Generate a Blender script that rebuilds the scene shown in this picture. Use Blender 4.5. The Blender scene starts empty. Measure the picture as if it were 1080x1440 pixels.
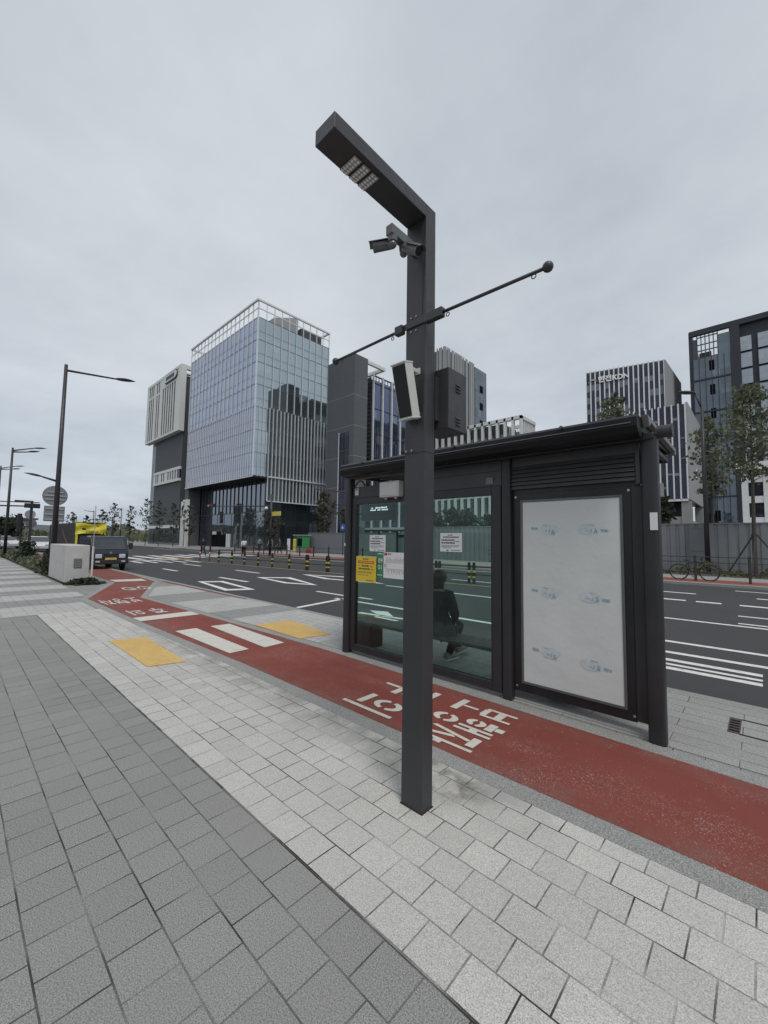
import bpy, math, random
from mathutils import Vector, Matrix
R = math.radians
random.seed(7)
scene = bpy.context.scene
col = scene.collection
PI = math.pi

# ------------------------------------------------------------------ helpers
class MB:
    """collects shapes and links them as one mesh object"""
    def __init__(s, root=None):
        s.v = []; s.f = []; s.m = []; s.root = root; s.mi = 0
    def poly(s, pts):
        n = len(s.v); s.v += [tuple(p) for p in pts]; s.f.append(list(range(n, n+len(pts)))); s.m.append(s.mi)
    def box(s, x0, x1, y0, y1, z0, z1, M=None):
        P = [(x0,y0,z0),(x1,y0,z0),(x1,y1,z0),(x0,y1,z0),(x0,y0,z1),(x1,y0,z1),(x1,y1,z1),(x0,y1,z1)]
        if M is not None: P = [tuple(M @ Vector(p)) for p in P]
        n = len(s.v); s.v += P
        for q in ((0,3,2,1),(4,5,6,7),(0,1,5,4),(1,2,6,5),(2,3,7,6),(3,0,4,7)):
            s.f.append([n+i for i in q]); s.m.append(s.mi)
    def prism(s, pts, z0, z1, M=None):
        k = len(pts); n = len(s.v)
        P = [(x,y,z0) for x,y in pts] + [(x,y,z1) for x,y in pts]
        if M is not None: P = [tuple(M @ Vector(p)) for p in P]
        s.v += P
        s.f.append([n+i for i in range(k)][::-1]); s.f.append([n+k+i for i in range(k)])
        for i in range(k):
            j = (i+1) % k; s.f.append([n+i, n+j, n+k+j, n+k+i])
        s.m += [s.mi]*(k+2)
    def cyl(s, p, q, r, r2=None, n=12, caps=True):
        p = Vector(p); q = Vector(q); r2 = r if r2 is None else r2
        d = (q-p).normalized(); a = d.orthogonal().normalized(); b = d.cross(a)
        k = len(s.v)
        for c, rr in ((p,r),(q,r2)):
            for i in range(n):
                t = 2*PI*i/n; s.v.append(tuple(c + a*math.cos(t)*rr + b*math.sin(t)*rr))
        for i in range(n):
            j = (i+1) % n; s.f.append([k+i,k+j,k+n+j,k+n+i]); s.m.append(s.mi)
        if caps:
            s.f.append([k+i for i in range(n)][::-1]); s.f.append([k+n+i for i in range(n)]); s.m += [s.mi]*2
    def tube(s, pts, r, n=8):
        for a, b in zip(pts[:-1], pts[1:]): s.cyl(a, b, r, n=n)
    def sphere(s, c, rx, ry=None, rz=None, nu=16, nv=10, M=None):
        ry = rx if ry is None else ry; rz = rx if rz is None else rz
        k = len(s.v); c = Vector(c)
        P = [Vector((0,0,-rz))]
        for j in range(1, nv):
            t = PI*j/nv - PI/2
            for i in range(nu):
                u = 2*PI*i/nu
                P.append(Vector((rx*math.cos(t)*math.cos(u), ry*math.cos(t)*math.sin(u), rz*math.sin(t))))
        P.append(Vector((0,0,rz)))
        for p in P: s.v.append(tuple((M @ p if M is not None else p) + c))
        for i in range(nu):
            j = (i+1) % nu
            s.f.append([k, k+1+j, k+1+i]); s.m.append(s.mi)
            top = k+1+(nv-2)*nu
            s.f.append([top+i, top+j, k+len(P)-1]); s.m.append(s.mi)
            for r_ in range(nv-2):
                a = k+1+r_*nu
                s.f.append([a+i, a+j, a+nu+j, a+nu+i]); s.m.append(s.mi)
    def torus(s, c, R_, r, axis='y', n=28, m=8):
        k = len(s.v); c = Vector(c)
        for i in range(n):
            u = 2*PI*i/n
            for j in range(m):
                w = 2*PI*j/m; q = R_+r*math.cos(w)
                p = (q*math.cos(u), r*math.sin(w), q*math.sin(u)) if axis == 'y' else (r*math.sin(w), q*math.cos(u), q*math.sin(u))
                s.v.append(tuple(c+Vector(p)))
        for i in range(n):
            for j in range(m):
                a, b = (i+1) % n, (j+1) % m
                s.f.append([k+i*m+j, k+a*m+j, k+a*m+b, k+i*m+b]); s.m.append(s.mi)
    def build(s, name, mat, parent=None, bevel=0, smooth=False, seg=2):
        o = Vector((0,0,0))
        if s.root is not None: o = s.root.location
        me = bpy.data.meshes.new(name)
        me.from_pydata([(x-o.x, y-o.y, z-o.z) for x,y,z in s.v], [], s.f)
        for m in (mat if isinstance(mat, (list,tuple)) else [mat]): me.materials.append(m)
        me.polygons.foreach_set('material_index', s.m)
        if smooth: me.polygons.foreach_set('use_smooth', [True]*len(me.polygons))
        me.update()
        return link(name, me, parent if parent is not None else s.root, bevel, seg)

def link(name, me, parent=None, bevel=0, seg=2):
    ob = bpy.data.objects.new(name, me); col.objects.link(ob)
    if parent is not None: ob.parent = parent
    if bevel:
        b = ob.modifiers.new('bevel', 'BEVEL'); b.width = bevel; b.segments = seg; b.limit_method = 'ANGLE'; b.angle_limit = R(40)
    return ob

def thing(name, label, cat, loc=(0,0,0), rz=0, group=None):
    o = bpy.data.objects.new(name, None); col.objects.link(o)
    o.location = loc; o.rotation_euler = (0,0,rz); o.empty_display_size = .2
    tag(o, label, cat, group); return o
def tag(o, label, cat, group=None):
    o['label'] = label; o['category'] = cat
    if group: o['group'] = group
    return o
def structure(o, kind='structure'):
    o['kind'] = kind; return o
def copy_tree(o, parent=None):
    c = o.copy(); col.objects.link(c)
    if parent is not None: c.parent = parent
    for ch in list(o.children): copy_tree(ch, c)
    return c
def text_mesh(body, size, extrude=0.0, bold=0.0):
    cu = bpy.data.curves.new('lettering', 'FONT'); cu.body = body; cu.size = size; cu.offset = bold; cu.extrude = extrude
    cu.align_x = 'CENTER'; cu.align_y = 'CENTER'
    t = bpy.data.objects.new('lettering', cu); col.objects.link(t)
    dg = bpy.context.evaluated_depsgraph_get()
    me = bpy.data.meshes.new_from_object(t.evaluated_get(dg))
    bpy.data.objects.remove(t); return me
def lettering(body, size, mat, parent, M, extrude=0.0, name='lettering', bold=0.0):
    me = text_mesh(body, size, extrude, bold); me.transform(M); me.materials.clear(); me.materials.append(mat)
    return link(name, me, parent)
def skin_mesh(V, E, rad, root=0, sub=2):
    me = bpy.data.meshes.new('skin'); me.from_pydata(V, E, []); ob = bpy.data.objects.new('skin', me); col.objects.link(ob)
    ob.modifiers.new('s', 'SKIN')
    sv = me.skin_vertices[0].data
    for i, r in enumerate(rad):
        sv[i].radius = (r, r) if not isinstance(r, tuple) else r
        sv[i].use_root = (i == root)
    m = ob.modifiers.new('u', 'SUBSURF'); m.levels = sub; m.render_levels = sub
    dg = bpy.context.evaluated_depsgraph_get()
    out = bpy.data.meshes.new_from_object(ob.evaluated_get(dg))
    bpy.data.objects.remove(ob)
    out.polygons.foreach_set('use_smooth', [True]*len(out.polygons)); return out

# ------------------------------------------------------------------ materials
def nt(name):
    m = bpy.data.materials.new(name); m.use_nodes = True
    t = m.node_tree; t.nodes.clear(); o = t.nodes.new('ShaderNodeOutputMaterial')
    return m, t, o
class N:
    """short-hand node graph builder"""
    def __init__(s, t): s.t = t
    def a(s, typ, **kw):
        n = s.t.nodes.new(typ)
        for k, v in kw.items():
            if k.startswith('_'): setattr(n, k[1:], v)
        return n
    def l(s, a, b): s.t.links.new(a, b)
    def val(s, sock, x):
        if hasattr(x, 'is_output'): s.l(x, sock)
        else: sock.default_value = x
    def math(s, op, a, b=0.0, c=None, clamp=False):
        n = s.t.nodes.new('ShaderNodeMath'); n.operation = op; n.use_clamp = clamp
        s.val(n.inputs[0], a); s.val(n.inputs[1], b)
        if c is not None: s.val(n.inputs[2], c)
        return n.outputs[0]
    def mix(s, f, a, b, mode='MIX'):
        n = s.t.nodes.new('ShaderNodeMix'); n.data_type = 'RGBA'; n.blend_type = mode
        s.val(n.inputs[0], f); s.val(n.inputs[6], c4(a)); s.val(n.inputs[7], c4(b)); return n.outputs[2]
    def noise(s, vec, scale, detail=4, rough=.55, out=0):
        n = s.t.nodes.new('ShaderNodeTexNoise'); n.inputs['Scale'].default_value = scale
        n.inputs['Detail'].default_value = detail; n.inputs['Roughness'].default_value = rough
        s.l(vec, n.inputs['Vector']); return n.outputs[out]
    def ramp(s, x, lo, hi, a=0.0, b=1.0):
        n = s.t.nodes.new('ShaderNodeMapRange'); n.clamp = True
        s.val(n.inputs[0], x); n.inputs[1].default_value = lo; n.inputs[2].default_value = hi
        n.inputs[3].default_value = a; n.inputs[4].default_value = b; return n.outputs[0]
    def pos(s): return s.t.nodes.new('ShaderNodeNewGeometry').outputs['Position']
    def obj(s): return s.t.nodes.new('ShaderNodeTexCoord').outputs['Object']
    def sep(s, v):
        n = s.t.nodes.new('ShaderNodeSeparateXYZ'); s.l(v, n.inputs[0]); return n.outputs
    def comb(s, x, y, z=0.0):
        n = s.t.nodes.new('ShaderNodeCombineXYZ'); s.val(n.inputs[0], x); s.val(n.inputs[1], y); s.val(n.inputs[2], z); return n.outputs[0]
    def white(s, v):
        n = s.t.nodes.new('ShaderNodeTexWhiteNoise'); n.noise_dimensions = '3D'; s.l(v, n.inputs['Vector']); return n.outputs[0]
    def bump(s, h, strength, dist):
        n = s.t.nodes.new('ShaderNodeBump'); n.inputs['Strength'].default_value = strength; n.inputs['Distance'].default_value = dist
        s.l(h, n.inputs['Height']); return n.outputs[0]
    def bsdf(s, out, color, rough, metal=0.0, normal=None, spec=.5, coat=0.0, coatr=.1):
        b = s.t.nodes.new('ShaderNodeBsdfPrincipled')
        s.val(b.inputs['Base Color'], c4(color)); s.val(b.inputs['Roughness'], rough); b.inputs['Metallic'].default_value = metal
        b.inputs['Specular IOR Level'].default_value = spec; b.inputs['Coat Weight'].default_value = coat; b.inputs['Coat Roughness'].default_value = coatr
        if normal is not None: s.l(normal, b.inputs['Normal'])
        if out is not None: s.l(b.outputs[0], out.inputs[0])
        return b
def c4(c):
    if hasattr(c, 'is_output'): return c
    if isinstance(c, (int,float)): return (c,c,c,1)
    return tuple(c)+((1,) if len(c) == 3 else ())

def paint(name, c, rough=.5, metal=0.0, var=.12, scale=6.0, bump=0.0, bscale=60, spec=.5, dirt=0.0, coat=0.0):
    m, t, o = nt(name); n = N(t); p = n.obj()
    f = n.noise(p, scale, 5, .6)
    a = tuple(x*(1-var) for x in c); b = tuple(x*(1+var) for x in c)
    cc = n.mix(n.ramp(f, .3, .7), a, b)
    if dirt:
        g = n.ramp(n.noise(p, scale*.45, 6, .7), .52, .75, 0, dirt)
        cc = n.mix(g, cc, (.12,.105,.085))
    rr = n.ramp(n.noise(p, scale*3, 3), .3, .7, max(rough-.08,.02), rough+.08)
    nr = n.bump(n.noise(p, bscale, 3), bump, .01) if bump else None
    n.bsdf(o, cc, rr, metal, nr, spec, coat)
    return m

def glass_wall(name, base, tint, fac, cw, ch, var=.35, wob=.004, blinds=.12, rough=.03, z0=0.0, fm=.6):
    """curtain wall glass: every pane gets its own tone, tilt and some a drawn blind"""
    m, t, o = nt(name); n = N(t); p = n.pos(); x, y, z = n.sep(p)
    u = n.math('DIVIDE', n.math('SUBTRACT', x, y), cw); w = n.math('DIVIDE', n.math('SUBTRACT', z, z0), ch)
    cu, cw_ = n.math('FLOOR', u), n.math('FLOOR', w)
    cell = n.comb(cu, cw_, 3.0); r1 = n.white(cell); r2 = n.white(n.comb(cw_, cu, 11.0)); r3 = n.white(n.comb(cu, cw_, 29.0))
    fr = n.math('FRACT', w)
    c = n.mix(n.ramp(r1, 0, 1), tuple(v*(1-var) for v in base), tuple(v*(1+var) for v in base))
    # spandrel band below each floor line
    sp = n.math('LESS_THAN', fr, .24)
    c = n.mix(n.math('MULTIPLY', sp, .4), c, tuple(min(1,v*1.9+.012) for v in base))
    bl = n.math('MULTIPLY', n.math('LESS_THAN', r2, blinds), n.math('GREATER_THAN', fr, n.math('MULTIPLY_ADD', r3, .6, .3)))
    c = n.mix(n.math('MULTIPLY', bl, .5), c, (.22,.23,.23))
    # per pane tilt
    g = t.nodes.new('ShaderNodeNewGeometry')
    tl = n.comb(n.math('MULTIPLY_ADD', r3, 2*wob*2, -2*wob), n.math('MULTIPLY_ADD', r2, 4*wob, -2*wob), n.math('MULTIPLY_ADD', r1, 4*wob, -2*wob))
    va = t.nodes.new('ShaderNodeVectorMath'); va.operation = 'ADD'; n.l(g.outputs['Normal'], va.inputs[0]); n.l(tl, va.inputs[1])
    vn = t.nodes.new('ShaderNodeVectorMath'); vn.operation = 'NORMALIZE'; n.l(va.outputs[0], vn.inputs[0])
    bp = t.nodes.new('ShaderNodeBump'); bp.inputs['Strength'].default_value = .03; bp.inputs['Distance'].default_value = .05
    n.l(n.noise(p, .5, 2), bp.inputs['Height']); n.l(vn.outputs[0], bp.inputs['Normal'])
    b = n.bsdf(None, c, .3, spec=.3)
    gl = t.nodes.new('ShaderNodeBsdfGlossy'); gl.inputs['Roughness'].default_value = rough; gl.inputs[0].default_value = c4(tint); n.l(bp.outputs[0], gl.inputs['Normal'])
    lw = t.nodes.new('ShaderNodeLayerWeight'); lw.inputs[0].default_value = .25
    f = n.math('MULTIPLY_ADD', lw.outputs['Fresnel'], fm, fac, clamp=True)
    mx = t.nodes.new('ShaderNodeMixShader'); n.l(f, mx.inputs[0]); n.l(b.outputs[0], mx.inputs[1]); n.l(gl.outputs[0], mx.inputs[2])
    n.l(mx.outputs[0], o.inputs[0]); return m

def clear_glass(name, tint, refl=.06):
    m, t, o = nt(name); n = N(t)
    tr = t.nodes.new('ShaderNodeBsdfTransparent'); sm = n.ramp(n.noise(n.pos(), 2.5, 5, .65), .35, .7)
    n.l(n.mix(sm, tint, tuple(v*.94 for v in tint)), tr.inputs[0])
    gl = t.nodes.new('ShaderNodeBsdfGlossy'); gl.inputs['Roughness'].default_value = .02; gl.inputs[0].default_value = (.9,.95,.95,1)
    lw = t.nodes.new('ShaderNodeLayerWeight'); lw.inputs[0].default_value = .2
    f = n.math('MULTIPLY_ADD', lw.outputs['Fresnel'], .5, refl*.3, clamp=True)
    mx = t.nodes.new('ShaderNodeMixShader'); n.l(f, mx.inputs[0]); n.l(tr.outputs[0], mx.inputs[1]); n.l(gl.outputs[0], mx.inputs[2])
    n.l(mx.outputs[0], o.inputs[0]); return m

def paver(name, c, bw, bh, ox=0.0, oy=0.0, var=.10, speck=.5, offset=.5, joint=(.035,.034,.03), jw=.004, stain=None, jvar=True):
    """granite / concrete paver bond in metres, fleck, worn joints"""
    m, t, o = nt(name); n = N(t); p = n.pos(); x, y, z = n.sep(p)
    wob = n.noise(p, 1.3, 2); wx = n.math('MULTIPLY_ADD', wob, .012, -.006)
    v = n.comb(n.math('ADD', n.math('SUBTRACT', x, ox), wx), n.math('ADD', n.math('SUBTRACT', y, oy), n.math('MULTIPLY_ADD', n.noise(p, 1.1, 2, out=0), .010, -.005)))
    b = t.nodes.new('ShaderNodeTexBrick'); b.offset = offset; b.offset_frequency = 2; b.squash = 1
    b.inputs['Scale'].default_value = 1; b.inputs['Mortar Size'].default_value = jw; b.inputs['Mortar Smooth'].default_value = .35
    b.inputs['Bias'].default_value = 0; b.inputs['Brick Width'].default_value = bw; b.inputs['Row Height'].default_value = bh
    b.inputs['Color1'].default_value = c4(tuple(q*(1-var) for q in c)); b.inputs['Color2'].default_value = c4(tuple(q*(1+var) for q in c)); b.inputs['Mortar'].default_value = c4(c)
    n.l(v, b.inputs['Vector'])
    f1 = n.noise(p, 190, 2, .9); f2 = n.noise(p, 150, 1, .5); f3 = n.noise(p, 2.2, 5, .6)
    cc = n.mix(n.ramp(f1, .36, .64), tuple([1-speck*.62]*3), tuple([1+speck*.55]*3))
    cc = n.mix(1.0, b.outputs['Color'], cc, 'MULTIPLY')
    cc = n.mix(n.ramp(f2, .60, .72, 0, speck*.8), cc, tuple(q*.35 for q in c))
    cc = n.mix(n.ramp(f3, .35, .75, 0, .22), cc, tuple(q*.62 for q in c))
    cc = n.mix(n.ramp(n.noise(p, .55, 3), .35, .7, 0, .18), cc, tuple(q*1.25 for q in c))
    vo = t.nodes.new('ShaderNodeTexVoronoi'); vo.inputs['Scale'].default_value = 2.3; n.l(p, vo.inputs['Vector'])
    gate = n.math('GREATER_THAN', n.sep(vo.outputs['Color'])[0], .55)
    spot = n.math('MULTIPLY', n.ramp(vo.outputs['Distance'], .055, .03), gate)
    cc = n.mix(n.math('MULTIPLY', spot, .5), cc, (.09,.088,.082))
    if stain is not None: cc = stain(n, cc, x, y, p)
    jf = b.outputs['Fac']
    if jvar: jf = n.math('MULTIPLY', jf, n.ramp(n.noise(p, 2.6, 3, .6), .36, .60, .16, 1.0))
    cc = n.mix(jf, cc, joint)
    h = n.math('ADD', n.math('MULTIPLY', b.outputs['Fac'], -1.0), n.math('MULTIPLY', f1, .25))
    n.bsdf(o, cc, .85, normal=n.bump(h, .5, .004), spec=.3)
    return m

def stain_cement(n, cc, x, y, p):
    # spilled mortar and mud along the kerb near the pole
    nz = n.noise(p, 3.4, 6, .65)
    by = n.ramp(y, 2.02, 2.34); bx = n.math('MULTIPLY', n.ramp(x, -8.5, -6.0), n.ramp(x, -.75, -1.35))
    k = n.math('MULTIPLY', n.math('MULTIPLY', by, bx), n.ramp(nz, .40, .54))
    cc = n.mix(n.math('MULTIPLY', k, .7), cc, (.26,.255,.24))
    d = n.math('MULTIPLY', n.math('MULTIPLY', n.ramp(y, 2.06, 2.2), n.ramp(y, 2.46, 2.36)), n.math('MULTIPLY', n.ramp(x, -2.1, -1.75), n.ramp(x, -1.25, -1.42)))
    k2 = n.math('MULTIPLY', d, n.ramp(n.noise(p, 5.5, 5, .6), .42, .60))
    return n.mix(n.math('MULTIPLY', k2, .8), cc, (.10,.088,.062))

def flat(name, c, speck=.2, scale=180, rough=.85, big=.15, bump=.3, bigscale=1.5):
    m, t, o = nt(name); n = N(t); p = n.pos()
    f1 = n.noise(p, scale, 2, .7); f3 = n.noise(p, bigscale, 6, .65)
    cc = n.mix(n.ramp(f1, .3, .7), tuple(q*(1-speck) for q in c), tuple(q*(1+speck) for q in c))
    cc = n.mix(n.ramp(f3, .35, .72, 0, big), cc, tuple(q*.6 for q in c))
    n.bsdf(o, cc, rough, normal=n.bump(f1, bump, .004), spec=.3); return m

def red_lane():
    m, t, o = nt('red_lane_coating'); n = N(t); p = n.pos(); c = (.218,.054,.041)
    f1 = n.noise(p, 230, 2, .7)
    cc = n.mix(n.ramp(f1, .3, .7), tuple(q*.72 for q in c), tuple(q*1.25 for q in c))
    cc = n.mix(n.ramp(n.noise(p, 1.1, 5, .6), .4, .7, 0, .3), cc, (.135,.034,.028))
    # worn patches where pale aggregate shows through as flecks
    patch = n.ramp(n.noise(p, 1.35, 3, .55), .48, .66)
    px_, py_, pz_ = n.sep(p)
    for (cx, cy, rx, ry) in ((-1.38,3.08,.34,.20),(-.85,2.98,.40,.26),(-3.15,3.28,.42,.14),(-.25,2.95,.30,.22)):
        dd = n.math('SQRT', n.math('ADD', n.math('POWER', n.math('DIVIDE', n.math('SUBTRACT', px_, cx), rx), 2.0), n.math('POWER', n.math('DIVIDE', n.math('SUBTRACT', py_, cy), ry), 2.0)))
        patch = n.math('MAXIMUM', patch, n.ramp(n.math('ADD', dd, n.math('MULTIPLY', n.noise(p, 5.0, 3), 1.0)), 1.5, .7))
    fl = n.ramp(n.noise(p, 125, 2, .75), .59, .63)
    cc = n.mix(n.math('MULTIPLY', n.math('MULTIPLY', patch, fl), .8), cc, (.46,.38,.35))
    fl2 = n.ramp(n.noise(p, 60, 1, .5), .735, .75)
    cc = n.mix(n.math('MULTIPLY', fl2, .6), cc, (.42,.34,.31))
    x, y, z = n.sep(p); e = n.math('MAXIMUM', n.ramp(y, 2.86, 2.62), n.ramp(y, 3.45, 3.66))
    cc = n.mix(n.math('MULTIPLY', n.math('MULTIPLY', e, n.ramp(n.noise(p, 4.5, 5, .7), .40, .62)), .5), cc, (.17,.115,.095))
    cc = n.mix(n.math('MULTIPLY', n.ramp(n.noise(n.comb(n.math('MULTIPLY', x, .25), n.math('MULTIPLY', y, 3.0), 0.0), 2.4, 4, .6), .52, .7), .35), cc, (.13,.045,.037))
    n.bsdf(o, cc, .8, normal=n.bump(f1, .45, .004), spec=.3); return m

def road_paint(name, c=(.72,.72,.69), wear=.6):
    m, t, o = nt(name); n = N(t); p = n.pos()
    w = n.math('MULTIPLY', n.ramp(n.noise(p, 9, 6, .75), .5, .72), wear)
    cc = n.mix(w, c, (.12,.115,.11))
    cc = n.mix(n.ramp(n.noise(p, 160, 2), .3, .7, 0, .25), cc, tuple(q*.7 for q in c))
    n.bsdf(o, cc, .7, spec=.3); return m

M = {}
M['asphalt'] = flat('asphalt', (.058,.059,.062), .35, 120, .85, .35, .4, .35)
M['dark_paver'] = paver('dark_granite_paver', (.258,.254,.243), .192, .1915, 0.02, .10, .07, .95)
M['light_paver'] = paver('light_granite_paver', (.485,.473,.442), .195, .1785, .02, 1.255, .08, .62, stain=stain_cement)
M['band_light'] = paver('pale_band_paver', (.42,.415,.40), .19, .19, 0, 0, .05, .55, offset=.5)
M['band_grey'] = paver('grey_band_paver', (.27,.27,.265), .19, .19, 0, 0, .05, .8)
M['slab'] = paver('grey_granite_slab', (.33,.325,.315), .60, .178, 0, 3.82, .06, .9, offset=.3)
M['kerb_granite'] = flat('kerb_granite', (.285,.282,.272), .7, 170, .85, .3, .5)
M['far_paver'] = paver('far_pavement_paver', (.30,.30,.29), .4, .4, 0, 0, .05, .4)
M['far_red'] = flat('far_red_path', (.26,.085,.06), .15, 60, .85, .2)
M['red'] = red_lane()
M['white_mark'] = road_paint('white_road_paint')
M['cream_mark'] = road_paint('cream_lane_paint', (.60,.575,.52), .35)
M['yellow_mark'] = road_paint('yellow_road_paint', (.55,.40,.10), .6)
M['tactile'] = flat('yellow_tactile_block', (.66,.47,.19), .22, 150, .8, .35, .3, 4)
M['soil'] = flat('dark_soil', (.035,.030,.026), .4, 60, .95, .4, .8)
M['terrain'] = flat('dull_ground', (.09,.10,.075), .3, 2, .95, .3, .2, .05)
M['hill'] = flat('hazy_wooded_hill', (.085,.108,.115), .25, .09, .95, .4, .2, .012)  # blue-grey distance haze is mixed into the hill colour
M['pole'] = paint('dark_grey_powder_coat', (.036,.036,.040), .42, .0, .10, 3, .12, 220, dirt=.12)
M['shelter'] = paint('shelter_dark_coat', (.020,.020,.023), .42, 0, .15, 2.5, .08, 160, dirt=.10)
M['shelter2'] = paint('shelter_mid_coat', (.040,.040,.043), .45, 0, .12, 2.5, .08, 160)
M['roof_dark'] = paint('glossy_black_roof', (.009,.0095,.012), .38, 0, .2, 3, spec=.22)
M['black'] = paint('black_frame', (.011,.011,.013), .35, 0, .2, 4)
M['roof_trim'] = paint('grey_roof_edge', (.21,.21,.215), .5, 0, .12, 5)
M['offwhite'] = paint('offwhite_plastic', (.56,.56,.53), .5, 0, .06, 6, dirt=.15)
M['grille'] = paint('speaker_grille', (.010,.010,.013), .75, 0, .3, 240, .6, 420)
M['led'] = paint('led_lens', (.75,.75,.74), .25, 0, .35, 220)
M['ledgrey'] = paint('led_module_grey', (.34,.335,.32), .4, .3, .2, 30)
M['cctv'] = paint('camera_housing_grey', (.125,.125,.132), .35, .1, .08, 8)
M['lens'] = paint('camera_lens_black', (.006,.006,.008), .08)
M['steel'] = paint('bolt_steel', (.45,.45,.45), .35, .9)
M['poster'] = None
M['frame_grey'] = paint('grey_inner_frame', (.13,.135,.14), .4, .5)
M['faint_blue'] = paint('faint_blue_print', (.26,.37,.46), .6, 0, .35, 40)
M['film_blue'] = paint('pale_blue_film', (.49,.54,.55), .45, 0, .12, 30)
M['paper'] = paint('white_paper', (.66,.67,.67), .6, 0, .04, 3)
M['ink'] = paint('black_ink', (.03,.03,.035), .6)
M['greyink'] = paint('grey_ink', (.20,.20,.21), .6)
M['yellow_paper'] = paint('yellow_paper', (.63,.46,.035), .55, 0, .05, 3)
M['red_ink'] = paint('red_ink', (.45,.045,.035), .55)
M['pink_ink'] = paint('pink_ink', (.42,.22,.28), .6)
M['green_sign'] = paint('green_sign_film', (.035,.19,.10), .5)
M['white'] = paint('white_paint', (.74,.74,.72), .5, 0, .05, 4)
M['glow'] = None
M['shelter_glass'] = clear_glass('tinted_shelter_glass', (.80,.92,.885), .06)
M['bench'] = paint('bench_brown', (.060,.050,.040), .55, 0, .2, 8)
M['concrete'] = paint('pale_concrete', (.46,.455,.44), .8, 0, .10, 2.0, .3, 90, dirt=.35)
M['grate'] = paint('rusty_grate', (.085,.062,.052), .7, .2, .3, 40)
M['leaf'] = None

def leafmat(name, a, b):
    m, t, o = nt(name); n = N(t)
    oi = n.noise(n.pos(), 1.6, 3); r = n.noise(n.pos(), 14, 2)
    cc = n.mix(n.ramp(oi, .35, .65), a, b); cc = n.mix(n.ramp(r, .35, .7, 0, .55), cc, tuple(q*1.5 for q in b))
    bs = n.bsdf(None, cc, .6, spec=.3); tl = t.nodes.new('ShaderNodeBsdfTranslucent'); n.l(cc, tl.inputs[0])
    mx = t.nodes.new('ShaderNodeMixShader'); mx.inputs[0].default_value = .25; n.l(bs.outputs[0], mx.inputs[1]); n.l(tl.outputs[0], mx.inputs[2]); n.l(mx.outputs[0], o.inputs[0]); return m
M['leaf'] = leafmat('green_leaves', (.090,.102,.060), (.150,.165,.105))
M['leaf_dark'] = leafmat('dark_leaves', (.022,.032,.020), (.042,.055,.032))
M['leaf_brown'] = leafmat('brownish_leaves', (.050,.046,.032), (.075,.068,.045))
M['weed'] = leafmat('yellow_green_weeds', (.085,.085,.040), (.13,.125,.065))
M['bark'] = paint('grey_bark', (.060,.055,.048), .9, 0, .3, 12, .5, 30)

def poster_mat():
    m, t, o = nt('protective_film_panel'); n = N(t); p = n.obj(); x, y, z = n.sep(p)
    w = n.noise(n.comb(n.math('MULTIPLY', x, 1.0), z, 0.0), 2.2, 4, .55)
    cr = n.noise(n.comb(x, n.math('MULTIPLY', z, .35), 3.0), 6.0, 5, .6)
    cc = n.mix(n.ramp(w, .3, .7), (.545,.57,.558), (.59,.608,.60))
    cc = n.mix(n.ramp(cr, .5, .75, 0, .14), cc, (.46,.49,.48))
    n.bsdf(o, cc, .28, normal=n.bump(w, .25, .05), spec=.5, coat=.35, coatr=.06); return m
M['poster'] = poster_mat()
def emit(name, c, s):
    m, t, o = nt(name); e = t.nodes.new('ShaderNodeEmission'); e.inputs[0].default_value = c4(c); e.inputs[1].default_value = s
    t.links.new(e.outputs[0], o.inputs[0]); return m
M['glow'] = emit('white_led_text', (.85,.92,1), 1.1)
M['red_lamp'] = emit('red_signal_lamp', (.9,.10,.10), .8)

# ------------------------------------------------------------------ ground and setting
def sheet(name, polys, mat, z):
    b = MB()
    for p in polys: b.poly([(x, y, z) for x, y in p])
    o = b.build(name, mat); return structure(o)
def rect(x0, x1, y0, y1): return [(x0,y0),(x1,y0),(x1,y1),(x0,y1)]
ZR = -.10
sheet('ground', [rect(-1600,1600,-1600,1600)], M['terrain'], -.14)
sheet('road', [rect(-420,160,5.0,21.5), rect(-62,-46,21.5,320), rect(-62,-46,-200,5.0)], M['asphalt'], ZR)
# near pavement
b = MB(); b.box(-45.9, 40, -14, 5.27, -.2, 0); structure(b.build('pavement', M['dark_paver']))
b = MB(); b.box(-45.9, 40, 5.275, 5.42, -.2, .001); structure(b.build('kerb', M['kerb_granite']))
Z1 = .004
near = [(40,2.60),(0,2.60),(-4.8,2.58),(-8.6,2.47),(-12.2,2.42),(-15.87,3.88),(-19.8,3.95),(-23.2,4.55),(-45,4.6)]
far = [(-45,5.2),(-24,5.2),(-18.8,5.2),(-15.4,4.95),(-14.95,4.72),(-11.66,3.42),(-8.4,3.56),(-4.7,3.70),(0,3.66),(40,3.66)]
def off(path, d):
    out = []
    for i, p in enumerate(path):
        a = Vector(path[max(i-1,0)]); c = Vector(path[min(i+1,len(path)-1)]); t = (c-a).normalized(); nn = Vector((-t.y, t.x))
        out.append((p[0]+nn.x*d, p[1]+nn.y*d))
    return out
def strip(a, b_): return [[a[i], a[i+1], b_[i+1], b_[i]] for i in range(len(a)-1)]
nk = [(x, y-.002) for x,y in near]; no_ = off(nk, .15); no_[0] = (40,2.447)
fk = [(x, y+.002) for x,y in far[1:]]; fo = off(fk, .15)
no_ = [(x, y) for x, y in no_]
sheet('lane_kerb', strip(nk[:6], no_[:6]) + strip(fk, fo), M['kerb_granite'], Z1)
sheet('cycle_lane', [near + far], M['red'], Z1)
sheet('pale_pavement', [[(40,1.252),(40,2.444)]+[(x,y-.002) for x,y in no_[1:5]]+[(-10.35,2.28),(-10.35,1.252)]], M['light_paver'], Z1)
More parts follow.
